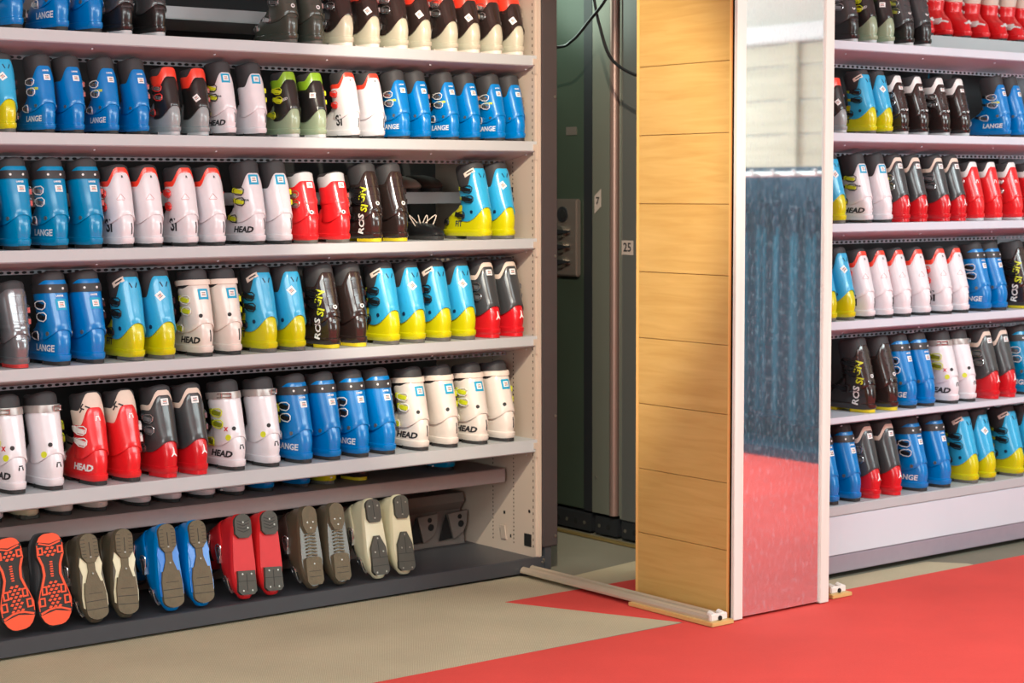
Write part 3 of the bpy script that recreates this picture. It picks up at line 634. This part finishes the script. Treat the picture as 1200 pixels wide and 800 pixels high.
# drying unit behind the soles
dr = thing('boot_dryer', 'dark grey drying unit with slanted boot holders at back of bottom shelf', 'dryer', (3.3, 6.2, .062))
bm = bmesh.new(); prism(bm, [(6.09, .0625), (6.12, .2), (6.09, .235), (6.10, .27), (6.48, .27), (6.48, .0625)], 4.50-X0, 0, lambda u, v, w: (X0+w, u, v)); part('housing', bm, dr, [MATS['greybox']])
for x in (4.315, 4.465):
    f3 = lambda u, v, w: (x+u, 6.088-w+max(0, v-.06)*0, .085+v)
    bm = bmesh.new(); prism(bm, [(-.095, .0), (-.03, .005), (-.062, .105)], .003, 1, f3); part('holder_recess', bm, dr, [MATS['greybox'], MATS['holem']])
    bm = bmesh.new(); prism(bm, [(-.03, .004), (-.008, .012), (.02, .03), (.035, .06), (.04, .115), (-.058, .108)], .012, 0, f3)
    for dx, dz, r in ((.0, .092, .010), (.006, .062, .014)): disc(bm, (x+dx, 6.0765, .085+dz), r, (0, -1, 0), .003, 14, 1)
    part('holder_plate', bm, dr, [MATS['greybox'], MATS['holem']])

# things seen through the gap on the third shelf
def low_shoe(x, y, z, rz, label, m, laces=False):
    t = thing('shoe', label, 'shoe', (x, y, z), (0, 0, rz))
    bm = bmesh.new(); zz = [.012, .02, .03, .045, .058, .066]
    rings = []
    for h, L, k in zip(zz, (.27, .28, .275, .25, .2, .12), (1, 1.05, 1.02, .95, .8, .55)):
        rings.append([(p.x*k*.95, .005+(p.y)*L/.29, h) for p in (S_l(t_, .03) for t_ in TH)])
    loft(bm, rings); o = obj('upper', fix(bm), t, [m]); smooth(o.data, 50)
    bm = bmesh.new(); pts = [S_l(t_, .02) for t_ in TH]; prism(bm, [(p.x, p.y*.96) for p in pts], .014); obj('sole', fix(bm), t, [MATS['solek']])
    if laces:
        for k in range(4):
            bm = bmesh.new(); a = random.uniform(-.4, .4)
            tube(bm, [(-.02+.012*k+math.sin(q*PI)*.03*(k-1.5), .16+.02*q, .06+.05*math.sin(q*PI)-.04*q) for q in [i/8 for i in range(9)]], .0018, 5); obj('lace', fix(bm), t, [MATS['cream']])
    return t
mat('greyshoe', (176, 160, 146), rough=.7); 
low_shoe(4.09, 6.32, 1.4955, PI, 'worn grey shoe on the rear ledge, leftmost in the third shelf gap', MATS['greyshoe'])
low_shoe(4.235, 6.32, 1.4955, PI, 'worn grey shoe on the rear ledge, middle of the third shelf gap', MATS['greyshoe'])
low_shoe(4.38, 6.30, 1.4955, PI-.2, 'brown leather shoe on the rear ledge beside the cyan boot', MATS['leather'])
low_shoe(4.13, 6.02, 1.3155, PI, 'black shoe with loose pale laces in the third shelf gap', MATS['blackp'], True)
for i, (m_, x) in enumerate((('shoe', 2.62), ('shoe', 2.75), ('bluetoe', 3.1), ('bluetoe', 3.23), ('shoe', 3.5), ('shoe', 3.63), ('bluetoe', 3.86), ('bluetoe', 3.99), ('beige', 4.22), ('beige', 4.36))):
    o_ = low_shoe(x, 6.44, .272, PI, f"{dict(shoe='dark', bluetoe='dark blue', beige='beige')[m_]} shoe toe in shadow on the drying unit, {ORD[i]} from left", MATS[m_]); o_['group'] = 'shoes on the drying unit'

RR = thing('boot_rack', 'pale grey metal boot rack at right behind the mirror pillar', 'shelving rack', (6.1, 5.1, 0))
XR0, XR1 = 5.22, 7.3
for z in RIGHT_Z[:-1]:
    so = shelf(RR, XR0, XR1, 4.85, z, .25, lip=.034 if z > .7 else .026, drop=.085 if z > .7 else .034, ms=('shelfcool', 'undercool', 'undercool')); so.location = -Vector(RR.location)
bm = bmesh.new(); box(bm, XR0, XR1, 4.85, 5.4, .245, .285, 0, .003); part('bottom_board', bm, RR, [MATS['shelfm']])
bm = bmesh.new(); box(bm, XR0, XR1, 4.853, 4.87, .092, .243, 0, .002); part('kick_panel', bm, RR, [MATS['panelm']])
bm = bmesh.new(); box(bm, XR0, XR1, 4.85, 5.4, .022, .09, 0, .003); part('plinth', bm, RR, [MATS['plinthp']])
bm = bmesh.new(); box(bm, XR0-.02, XR0, 4.86, 5.6, .03, 2.6); part('side_panel', bm, RR, [MATS['panelm']])
bm = bmesh.new(); box(bm, XR0, XR1, 5.60, 5.62, .03, 2.6); part('back_panel', bm, RR, [MATS['backm']])
bm = bmesh.new(); box(bm, XR1, XR1+.02, 4.86, 5.6, .03, 2.6); part('side_panel', bm, RR, [MATS['panelm']])
for z in (1.795, 2.15):
    bm = bmesh.new(); box(bm, XR0, XR1, 5.20, 5.58, z-.06, z, 0, .003); part('rear_board', bm, RR, [MATS['shelfm']])
for i, x in enumerate((6.46, 6.585, 6.71, 6.835, 6.96, 7.085, 7.2)):
    boot_at('redB', 'LR'[i % 2], (x, 5.47, 2.151), .88, PI-.45, f'red ski boot toe-out on the raised rear board, {ORD[i]} from left', 'red boots on the raised rear board at right')
boot_at('cyL', 'L', (6.64, 5.515, 1.796), .8, PI, 'cyan and yellow boot, toe out, on rear board between dark and blue boots', 'boots on the rear board at right')

# ------------------------------------------------------------------ steel cabinets in the gap
mat('cabgrey', (104, 104, 100), rough=.38, metal=.35, var=.05, scale=4); mat('cabgreen', (122, 122, 110), rough=.42, metal=.4, var=.05, scale=4); mat('dkpanel', (66, 76, 64), rough=.4, metal=.3, var=.15, scale=3); mat('base', (34, 35, 38), rough=.5); mat('plaque', (142, 130, 122), rough=.3, metal=.6, var=.05)
def rc_box(bm, x0, x1, y0, y1, z0, z1, r, corner_far):
    """box whose front-left vertical corner (x0, y0) is rounded"""
    pts = []
    for k in range(9): a = PI+PI/2*k/8; pts.append((x0+r+r*math.cos(a), y0+r+r*math.sin(a)))
    pts += [(x1, y0), (x1, y1), (x0, y1)]
    prism(bm, pts, z1-z0, 0, lambda u, v, w: (u, v, z0+w))
c1 = thing('steel_cabinet', 'grey steel cabinet with a 25 number label beside the wooden pillar', 'cabinet', (5.5, 5.8, 0))
bm = bmesh.new(); rc_box(bm, 5.23, 5.85, 5.66, 5.958, .095, 2.7, .02, True); part('housing', bm, c1, [MATS['cabgrey']], 30)
bm = bmesh.new(); box(bm, 5.226, 5.23, 5.948, 5.956, .1, 2.7); part('edge_strip', bm, c1, [MATS['cabgreen']])
def base(root, y0, y1, ys):
    bm = bmesh.new(); box(bm, 5.235, 5.8, y0, y1, .012, .09, 0, .003)
    for i, y in enumerate(ys): disc(bm, (5.2355, y, .048), .012 if i % 2 else .008, (-1, 0, 0), .002, 12, 1+(i % 2 == 0))
    part('base', bm, root, [MATS['base'], MATS['holem'], MATS['steel']])
base(c1, 5.67, 5.955, (5.93, 5.87, 5.8))
lb = bmesh.new(); prism(lb, [(5.876, 1.228), (5.948, 1.228), (5.948, 1.288), (5.876, 1.288)], .0015, 0, lambda u, v, w: (5.23-w, u, v)); lab = part('number_label', lb, c1, [mat('labelm', (176, 160, 150), rough=.6)])
def wall_text(body, size, root, y, z, m, bold=.001, x=5.2278):
    bm = text_bm(body, size, bold)
    for v in bm.verts: u, w = v.co.x, v.co.y; v.co = Vector((x, y-u, z+w))
    for v in bm.verts: v.co -= c_loc(root)
    return obj('lettering', bm, root, [m])
def c_loc(o): return o.location + (o.parent.location if o.parent else Vector())
wall_text('25', .052, lab, 5.912, 1.258, MATS['tagk'])
c2 = thing('steel_cabinet', 'pale green-grey steel cabinet column with rounded edge between two dark panels', 'cabinet', (5.5, 6.05, 0))
bm = bmesh.new(); rc_box(bm, 5.225, 5.85, 5.972, 6.135, .105, 2.7, .055, True); part('housing', bm, c2, [MATS['cabgreen']], 30)
bm = bmesh.new(); tube(bm, [(5.232, 5.998, .106), (5.232, 5.998, 2.69)], .021, 16); part('edge_highlight', bm, c2, [mat('highlightm', (150, 122, 112), rough=.36, metal=.5, var=.03)], 60)  # pinkish tube stands in for the highlight on the rounded corner
base(c2, 5.985, 6.13, (6.10, 6.04))
bm = bmesh.new(); prism(bm, [(6.078, 1.43), (6.12, 1.40), (6.12, 1.475), (6.078, 1.505)], .0015, 0, lambda u, v, w: (5.2248-w, u, v)); lab = part('number_label', bm, c2, [MATS['labelm']])
wall_text('7', .044, lab, 6.099, 1.453, MATS['tagk'], x=5.2228)
bm = bmesh.new(); disc(bm, (5.225, 6.11, .26), .006, (-1, 0, 0), .003, 10); part('screw', bm, c2, [MATS['steel']])
c3 = thing('steel_cabinet', 'dark green steel cabinet with a metal knob plate, beside the left rack end frame', 'cabinet', (5.5, 6.5, 0))
bm = bmesh.new(); box(bm, 5.25, 5.85, 6.15, 6.95, .1, 2.7, 0, .006); part('housing', bm, c3, [MATS['dkpanel']])
bm = bmesh.new(); box(bm, 5.244, 5.25, 6.16, 6.215, .1, 2.7); part('edge_strip', bm, c3, [MATS['base']])  # black strip stands in for the shaded gap beside the column
base(c3, 6.16, 6.9, (6.2, 6.26, 6.32, 6.38, 6.44))
bm = bmesh.new(); box(bm, 5.248, 5.25, 6.27, 6.34, 1.74, 1.775); part('maker_plate', bm, c3, [MATS['plaque']])
bm = bmesh.new(); box(bm, 5.222, 5.25, 6.238, 6.385, 1.125, 1.462, 0, .006); pl = part('knob_plate', bm, c3, [MATS['plaque']])
def sub(name, bm, par, mats, ang=None):
    w = c_loc(par)
    for v in bm.verts: v.co -= w
    o = obj(name, fix(bm), par, mats)
    if ang: smooth(o.data, ang)
bm = bmesh.new(); disc(bm, (5.222, 6.33, 1.395), .034, (-1, 0, 0), .006, 20); disc(bm, (5.216, 6.325, 1.395), .02, (-1, 0, 0), .003, 16, 1); sub('socket', bm, pl, [MATS['base'], MATS['holem']], 40)
for z in (1.318, 1.252, 1.186):
    bm = bmesh.new(); disc(bm, (5.222, 6.33, z), .026, (-1, 0, 0), .02, 16)
    prism(bm, [(6.345, z-.012), (6.345, z+.012), (6.262, z+.006), (6.262, z)], .012, 1, lambda u, v, w: (5.206-w, u, v)); sub('knob', bm, pl, [MATS['steel'], MATS['base']], 40)

# ------------------------------------------------------------------ wooden pillar and mirror
def wood(name, c1_, c2_, axis='Y', stretch=(1, 3, 40)):
    m = bpy.data.materials.new(name); m.use_nodes = True; nt = m.node_tree; b = nt.nodes['Principled BSDF']; b.inputs['Roughness'].default_value = .42
    tc = nt.nodes.new('ShaderNodeTexCoord'); mp = nt.nodes.new('ShaderNodeMapping'); mp.inputs['Scale'].default_value = stretch
    n = nt.nodes.new('ShaderNodeTexNoise'); n.inputs['Scale'].default_value = 1.6; n.inputs['Detail'].default_value = 6; n.inputs['Distortion'].default_value = .6
    r = nt.nodes.new('ShaderNodeValToRGB'); r.color_ramp.elements[0].position = .25; r.color_ramp.elements[1].position = .75
    r.color_ramp.elements[0].color = lin(c1_); r.color_ramp.elements[1].color = lin(c2_)
    nt.links.new(tc.outputs['Object'], mp.inputs['Vector']); nt.links.new(mp.outputs['Vector'], n.inputs['Vector']); nt.links.new(n.outputs['Fac'], r.inputs['Fac']); nt.links.new(r.outputs['Color'], b.inputs['Base Color'])
    MATS[name] = m; return m
wood('oak', (190, 150, 82), (207, 170, 102), stretch=(1, 2.2, 26)); wood('oakedge', (196, 126, 66), (212, 146, 84), stretch=(3, 3, 1)); wood('paleedge', (228, 176, 100), (238, 190, 118), stretch=(3, 3, 1)); wood('pine', (216, 212, 202), (230, 226, 216), stretch=(20, 3, 1)); wood('plankw', (200, 160, 96), (222, 184, 120), stretch=(6, 1, 20))
PX0, PX1, PY0, PY1, PH = 4.544, 5.026, 4.6, 5.088, 2.7
pil = thing('wooden_pillar', 'tall pillar clad in honey-coloured wooden boards between the two racks', 'pillar', (4.78, 4.84, 0))
bm = bmesh.new(); box(bm, PX0+.012, PX1-.004, PY0, PY1, .012, PH); part('core', bm, pil, [MATS['oakedge']])
bm = bmesh.new(); seams = [.012, .247, .484, .723, .964, 1.204, 1.45, 1.695, 1.94, 2.185, 2.43, PH]
for a, b_ in zip(seams, seams[1:]): box(bm, PX0, PX0+.013, PY0+.012, PY1-.012, a+.0008, b_-.0008, 0, .0016)
part('board_cladding', bm, pil, [MATS['oak']])
bm = bmesh.new(); box(bm, PX0-.001, PX0+.013, PY1-.012, PY1, .012, PH); part('edge_strip', bm, pil, [MATS['paleedge']])
bm = bmesh.new(); box(bm, PX0-.002, PX0+.013, PY0+.004, PY0+.013, .012, PH, 0, .001); part('edge_strip', bm, pil, [MATS['paleedge']])
bm = bmesh.new(); box(bm, PX0-.002, PX0+.02, PY0-.012, PY0+.004, .012, PH, 0, .001); part('corner_strip', bm, pil, [MATS['oakedge']])
mir = thing('wall_mirror', 'tall mirror in a pale wood frame on the front of the pillar', 'mirror', (4.78, 4.59, 0))
for x0, x1 in ((PX0-.002, PX0+.043), (PX1-.045, PX1)):
    bm = bmesh.new(); box(bm, x0, x1, 4.576, 4.599, .006, PH, 0, .0015); part('frame_strip', bm, mir, [MATS['pine']])
bm = bmesh.new(); box(bm, PX0+.043, PX1-.045, 4.584, 4.599, .012, PH)
mg = bpy.data.materials.new('mirrorglass'); mg.use_nodes = True; nt = mg.node_tree; b = nt.nodes['Principled BSDF']
b.inputs['Metallic'].default_value = 1; b.inputs['Base Color'].default_value = (.86, .90, .91, 1); b.inputs['Roughness'].default_value = .03
tc = nt.nodes.new('ShaderNodeTexCoord'); mp = nt.nodes.new('ShaderNodeMapping'); mp.inputs['Scale'].default_value = (70, 1, 34)
n = nt.nodes.new('ShaderNodeTexNoise'); n.inputs['Scale'].default_value = 1; n.inputs['Detail'].default_value = 5; n.inputs['Roughness'].default_value = .7
r = nt.nodes.new('ShaderNodeValToRGB'); r.color_ramp.elements[0].position = .5; r.color_ramp.elements[1].position = .8; r.color_ramp.elements[1].color = (.55, .55, .55, 1)
df = nt.nodes.new('ShaderNodeBsdfDiffuse'); df.inputs['Color'].default_value = (.5, .74, .86, 1); mx = nt.nodes.new('ShaderNodeMixShader'); out = nt.nodes['Material Output']
ad = nt.nodes.new('ShaderNodeMath'); ad.operation = 'MULTIPLY_ADD'; ad.inputs[1].default_value = .45; ad.inputs[2].default_value = .06
nt.links.new(tc.outputs['Object'], mp.inputs['Vector']); nt.links.new(mp.outputs['Vector'], n.inputs['Vector']); nt.links.new(n.outputs['Fac'], r.inputs['Fac']); nt.links.new(r.outputs['Color'], ad.inputs[0]); nt.links.new(ad.outputs[0], mx.inputs['Fac'])
nt.links.new(b.outputs[0], mx.inputs[1]); nt.links.new(df.outputs[0], mx.inputs[2]); nt.links.new(mx.outputs[0], out.inputs['Surface'])
part('mirror_glass', bm, mir, [mg])

# ------------------------------------------------------------------ rails on the floor
mat('railm', (200, 184, 160), rough=.35, metal=.35); mat('capm', (226, 220, 212), rough=.5)
def rail(x, y0, y1, wy1, label):
    t = thing('floor_rail', label, 'rail', (x, y0, 0))
    bm = bmesh.new(); box(bm, x-.055, x+.05, y0-.02, wy1, .004, .018, 0, .002); part('wood_strip', bm, t, [MATS['plankw']])
    bm = bmesh.new()
    prism(bm, [(-.04, .018), (.036, .018), (.036, .026), (.03, .036), (.02, .04), (.01, .036), (.006, .026), (-.01, .026), (-.014, .036), (-.024, .04), (-.034, .036), (-.04, .026)], y1-y0, 0, lambda u, v, w: (x+u, y0+.012+w, v)); part('rail_profile', bm, t, [MATS['railm']])
    bm = bmesh.new(); box(bm, x-.042, x+.038, y0, y0+.014, .018, .042, 0, .003); tube(bm, [(x-.022, y0+.006, .036), (x-.022, y0+.03, .04)], .011, 10); tube(bm, [(x+.02, y0+.006, .036), (x+.02, y0+.03, .04)], .011, 10); disc(bm, (x+.0, y0, .026), .009, (0, -1, 0), .003, 10, 1)
    part('end_cap', bm, t, [MATS['capm'], MATS['holem']])
rail(4.475, 4.575, 5.628, 4.99, 'double metal floor rail running from the left rack to the pillar foot')
rail(5.13, 4.62, 4.84, 4.83, 'short rail end on a wood block at the mirror\'s right foot')
t = thing('floor_rail', 'thin brass floor strip along the foot of the steel cabinets', 'rail', (5.18, 5.9, 0))
bm = bmesh.new(); box(bm, 5.165, 5.195, 5.55, 7.2, .002, .012, 0, .002); part('strip', bm, t, [mat('brass', (150, 128, 80), rough=.4, metal=.5)])

# cables
def cable(pts, label):
    cu = []
    P_ = [Vector(p) for p in pts]
    for i in range(len(P_)-1):
        a, b_, c, d = P_[max(i-1, 0)], P_[i], P_[i+1], P_[min(i+2, len(P_)-1)]
        for k in range(8):
            q = k/8; cu.append(.5*((2*b_)+(c-a)*q+(2*a-5*b_+4*c-d)*q*q+(3*b_-a-3*c+d)*q**3))
    cu.append(P_[-1]); bm = bmesh.new(); tube(bm, cu, .0065, 8); o = obj('cable', fix(bm), None, [MATS['blackp']]); smooth(o.data, 60); tag(o, label, 'cable', 'cables hanging in the gap')
cable([(4.627, 6.2, 2.06), (4.9, 6.004, 2.083), (4.9, 5.883, 2.103), (4.9, 5.776, 2.174), (4.9, 5.662, 2.266), (4.92, 5.6, 2.42), (4.95, 5.55, 2.62), (4.95, 5.55, 3.2)], 'black cable looping up from the left rack end frame')
cable([(4.925, 5.80, 3.2), (4.925, 5.80, 2.62), (4.925, 5.79, 2.4), (4.925, 5.776, 2.276), (4.925, 5.739, 2.155), (4.925, 5.661, 2.015), (4.925, 5.484, 1.939), (4.93, 5.3, 1.93), (4.95, 5.086, 1.94)], 'black cable sagging towards the back edge of the wooden pillar')

# ------------------------------------------------------------------ the room
def floor_mat(name, ca, cb, scale=420., rough=.85, noise=2.2, nv=.16, bump=.4):
    m = bpy.data.materials.new(name); m.use_nodes = True; nt = m.node_tree; b = nt.nodes['Principled BSDF']; b.inputs['Roughness'].default_value = rough; b.inputs['Specular IOR Level'].default_value = .25
    tc = nt.nodes.new('ShaderNodeTexCoord'); mp = nt.nodes.new('ShaderNodeMapping'); mp.inputs['Rotation'].default_value = (0, 0, .6)
    ck = nt.nodes.new('ShaderNodeTexWave'); ck.inputs['Scale'].default_value = scale/10; ck.inputs['Distortion'].default_value = 1.5; ck.inputs['Detail'].default_value = 2; ck.inputs['Detail Scale'].default_value = 6
    n = nt.nodes.new('ShaderNodeTexNoise'); n.inputs['Scale'].default_value = noise; n.inputs['Detail'].default_value = 5
    n3 = nt.nodes.new('ShaderNodeTexNoise'); n3.inputs['Scale'].default_value = 260; n3.inputs['Detail'].default_value = 2
    mx = nt.nodes.new('ShaderNodeMix'); mx.data_type = 'RGBA'; mx.inputs['A'].default_value = lin(ca); mx.inputs['B'].default_value = lin(cb)
    av = nt.nodes.new('ShaderNodeMath'); av.operation = 'ADD'; hf = nt.nodes.new('ShaderNodeMath'); hf.operation = 'MULTIPLY'; hf.inputs[1].default_value = .5
    nt.links.new(tc.outputs['Object'], mp.inputs['Vector']); nt.links.new(mp.outputs['Vector'], ck.inputs['Vector']); nt.links.new(tc.outputs['Object'], n.inputs['Vector']); nt.links.new(tc.outputs['Object'], n3.inputs['Vector'])
    nt.links.new(ck.outputs['Fac'], av.inputs[0]); nt.links.new(n3.outputs['Fac'], av.inputs[1]); nt.links.new(av.outputs[0], hf.inputs[0]); nt.links.new(hf.outputs[0], mx.inputs['Factor'])
    hs = nt.nodes.new('ShaderNodeMix'); hs.data_type = 'RGBA'; hs.blend_type = 'MULTIPLY'; hs.inputs['Factor'].default_value = 1
    rr = nt.nodes.new('ShaderNodeValToRGB'); rr.color_ramp.elements[0].position = .3; rr.color_ramp.elements[1].position = .7; v = 1-nv
    rr.color_ramp.elements[0].color = (v, v, v, 1); rr.color_ramp.elements[1].color = (1, 1, 1, 1)
    nt.links.new(n.outputs['Fac'], rr.inputs['Fac']); nt.links.new(mx.outputs['Result'], hs.inputs['A']); nt.links.new(rr.outputs['Color'], hs.inputs['B']); nt.links.new(hs.outputs['Result'], b.inputs['Base Color'])
    bp = nt.nodes.new('ShaderNodeBump'); bp.inputs['Strength'].default_value = bump; bp.inputs['Distance'].default_value = .002; nt.links.new(hf.outputs[0], bp.inputs['Height']); nt.links.new(bp.outputs['Normal'], b.inputs['Normal'])
    MATS[name] = m; return m
floor_mat('matbeige', (164, 152, 124), (204, 192, 162), scale=560); floor_mat('redcarpet', (204, 62, 56), (224, 84, 76), scale=1500, nv=.14, bump=.2); floor_mat('greyfloor', (112, 108, 94), (138, 132, 116), scale=900, nv=.15, bump=.1)
RX0, RX1, RY0, RY1, RH = -3.5, 9.5, -2.2, 7.6, 3.2
bm = bmesh.new(); box(bm, RX0, RX1, RY0, RY1, -.1, 0); struct('floor', bm, [MATS['greyfloor']])
bm = bmesh.new(); prism(bm, [(RX0, 4.69), (6.0, 4.69), (6.0, 4.72), (5.9, 4.85), (5.2, 4.85), (5.2, 5.63), (4.56, 5.52), (4.44, 5.66), (RX0, 5.75)], .0012)
o = obj('floor_mat', fix(bm), None, [MATS['matbeige']]); tag(o, 'beige woven floor mat in front of the left rack', 'mat')
o.data.materials.clear(); o.data.materials.append(MATS['matbeige'])
bm = bmesh.new(); prism(bm, [(RX0, RY0), (RX1, RY0), (RX1, 4.67), (5.1, 4.69), (5.1, 5.325), (4.116, 5.321), (4.405, 4.675), (RX0, 4.735)], .0024)
o = obj('red_carpet', fix(bm), None, [MATS['redcarpet']]); tag(o, 'red carpet across the foreground with a pointed wedge under the pillar', 'carpet')
mat('wallw', (206, 200, 190), rough=.8, var=.03, scale=2); mat('ceilw', (226, 226, 224), rough=.85, var=.02, scale=2)
bm = bmesh.new(); box(bm, RX0, RX1, RY1, RY1+.1, 0, RH); struct('wall_back', bm, [MATS['backm']])
bm = bmesh.new(); box(bm, RX0-.1, RX0, RY0, RY1, 0, RH); struct('wall_left', bm, [MATS['wallw']])
bm = bmesh.new(); box(bm, RX0, RX1, RY0-.1, RY0, 0, RH); struct('wall_front', bm, [MATS['wallw']])
bm = bmesh.new(); box(bm, RX0, RX1, RY0, RY1, RH, RH+.1); struct('ceiling', bm, [MATS['ceilw']])
wood('wallplank', (176, 166, 142), (200, 190, 166), stretch=(1, 1, 12))
bm = bmesh.new(); z = 0
while z < 2.5: box(bm, RX1, RX1+.02, RY0, RY1, z+.008, min(z+.235, 2.5)-.008); z += .235
box(bm, RX1+.015, RX1+.1, RY0, RY1, 0, RH, 1); struct('wall_right', bm, [MATS['wallplank'], MATS['wallw']])
bm = bmesh.new(); box(bm, RX1-.08, RX1+.015, RY0, RY1, 2.51, 2.63, 0, .01); struct('trim_1', bm, [MATS['ceilw']])
for i, y in enumerate((-.55, .15, 1.1)):
    bm = bmesh.new(); box(bm, RX1-.025, RX1, y-.05, y+.05, 0, 2.51, 0, .004); struct(f'trim_{i+2}', bm, [MATS['wallplank']])

# ski pole stand that the mirror shows
st = thing('pole_stand', 'dark stand with a white hook rail full of ski poles, seen in the mirror', 'stand', (7.75, 1.7, 0))
mat('polem', (50, 114, 138), rough=.35, metal=.3, var=.5, scale=9); mat('polek', (24, 52, 70), rough=.4); mat('standm', (22, 52, 70), rough=.5)
bm = bmesh.new(); box(bm, 7.9, 7.95, .3, 3.2, .004, 1.63); part('back_panel', bm, st, [MATS['standm']])
bm = bmesh.new(); box(bm, 7.55, 7.95, .3, 3.2, .004, .06); part('base', bm, st, [MATS['standm']])
bm = bmesh.new(); tube(bm, [(7.62, .3, 1.585), (7.62, 3.2, 1.585)], .014, 8)
for y in np.arange(.4, 3.2, .16): tube(bm, [(7.62, y, 1.585), (7.56, y, 1.585), (7.55, y, 1.61)], .009, 6)
part('hook_rail', bm, st, [MATS['whitep']])
proto = None
for i in range(66):
    y = .35+i*.0432+random.uniform(-.02, .02); x = 7.68+.07*(i % 3)
    if proto is None:
        r0 = thing('ski_pole', 'blue-black ski pole hanging in the pole stand', 'ski pole', (x, y, .063), group='ski poles in the stand')
        bm = bmesh.new(); tube(bm, [(0, 0, .02), (0, 0, 1.15)], .007, 7); tube(bm, [(0, 0, .0), (0, 0, .03)], .004, 6); obj('shaft', fix(bm), r0, [MATS['polem']])
        bm = bmesh.new(); loft(bm, [[(r_*math.cos(a), r_*math.sin(a), z) for a in [2*PI*k/8 for k in range(8)]] for z, r_ in ((1.15, .014), (1.2, .017), (1.26, .015), (1.285, .022), (1.29, .02))]); obj('grip', fix(bm), r0, [MATS['polek']])
        bm = bmesh.new(); disc(bm, (0, 0, .07), .035, (0, 0, 1), .006, 14); obj('basket', fix(bm), r0, [MATS['polek']])
        bm = bmesh.new(); tube(bm, [(0, .0, 1.28), (.0, .018, 1.36), (0, 0, 1.43), (0, -.018, 1.36)], .004, 5, closed=True); obj('wrist_strap', fix(bm), r0, [MATS['polek']])
        proto = r0
    else:
        c = proto.copy(); col.objects.link(c); c.location = (x, y, .063+random.uniform(0, .09)); c.rotation_euler = (0, 0, random.uniform(-1, 1))
        for ch in proto.children: d = ch.copy(); col.objects.link(d); d.parent = c

# ------------------------------------------------------------------ light
def area(name, loc, rot, sx, sy, e, c=(1, 1, 1)):
    l = bpy.data.lights.new(name, 'AREA'); l.shape = 'RECTANGLE'; l.size = sx; l.size_y = sy; l.energy = e; l.color = c
    o = bpy.data.objects.new(name, l); o.location = loc; o.rotation_euler = rot; col.objects.link(o); return o
area('ceiling_lamp', (1.2, 2.6, 3.12), (math.radians(12), 0, 0), 3.6, 1.2, 115, (.93, .98, 1))
area('ceiling_lamp', (5.6, 1.6, 3.12), (math.radians(12), 0, 0), 3.6, 1.2, 135, (.86, .96, 1))
area('front_fill', (-2.6, -.5, 1.7), (math.radians(90), 0, math.radians(-55)), 3, 2.2, 130, (.92, .98, 1))  # unseen fill added to light the racks from the front left
area('front_fill', (8.6, -1.6, 1.9), (math.radians(84), 0, math.radians(28)), 3, 2.2, 150, (.84, .95, 1))  # second unseen fill, added to brighten the scene from the front right
area('stand_fill', (6.2, 1.75, 2.9), (0, math.radians(-38), 0), .4, 2.2, 60, (.85, .95, 1))  # unseen light added to brighten the pole stand for the mirror
sp = bpy.data.lights.new('spot_lamp', 'SPOT'); sp.energy = 400; sp.color = (1, .86, .70); sp.spot_size = math.radians(38); sp.spot_blend = .5; sp.shadow_soft_size = .02
so = bpy.data.objects.new('spot_lamp', sp); so.location = (2.7, 3.3, 2.95); col.objects.link(so)
so.rotation_euler = (Vector((4.45, 5.65, 1.35))-so.location).to_track_quat('-Z', 'Y').to_euler()
pl_ = bpy.data.lights.new('gap_lamp', 'POINT'); pl_.energy = 15; pl_.color = (.85, 1, .9); pl_.shadow_soft_size = .3
po = bpy.data.objects.new('gap_lamp', pl_); po.location = (4.93, 6.5, 2.42); col.objects.link(po)

w = bpy.data.worlds.new('world'); scene.world = w; w.use_nodes = True
w.node_tree.nodes['Background'].inputs[0].default_value = (.8, .88, 1, 1); w.node_tree.nodes['Background'].inputs[1].default_value = .3

# ------------------------------------------------------------------ camera
cam = bpy.data.cameras.new('camera'); cam.sensor_width = 36; cam.lens = 2190/1200*36; cam.clip_start = .05
co = bpy.data.objects.new('camera', cam); col.objects.link(co); scene.camera = co
p_, y_, r_ = math.radians(4.62), math.radians(37.95), math.radians(.17)
fwd = Vector((math.sin(y_)*math.cos(p_), math.cos(y_)*math.cos(p_), -math.sin(p_))); rt = Vector((math.cos(y_), -math.sin(y_), 0)); dn = fwd.cross(rt)
R0 = rt*math.cos(r_)+dn*math.sin(r_); R1 = -rt*math.sin(r_)+dn*math.cos(r_)
M4 = Matrix((R0, -R1, -fwd)).transposed().to_4x4(); M4.translation = (0, 0, 1.5); co.matrix_world = M4
cam.dof.use_dof = True; cam.dof.focus_distance = 6.3; cam.dof.aperture_fstop = 4.0
scene.view_settings.view_transform = 'Standard'; scene.view_settings.look = 'None'; scene.view_settings.exposure = .26; scene.view_settings.gamma = 1
scene.view_settings.use_white_balance = True; scene.view_settings.white_balance_temperature = 6450; scene.view_settings.white_balance_tint = 1
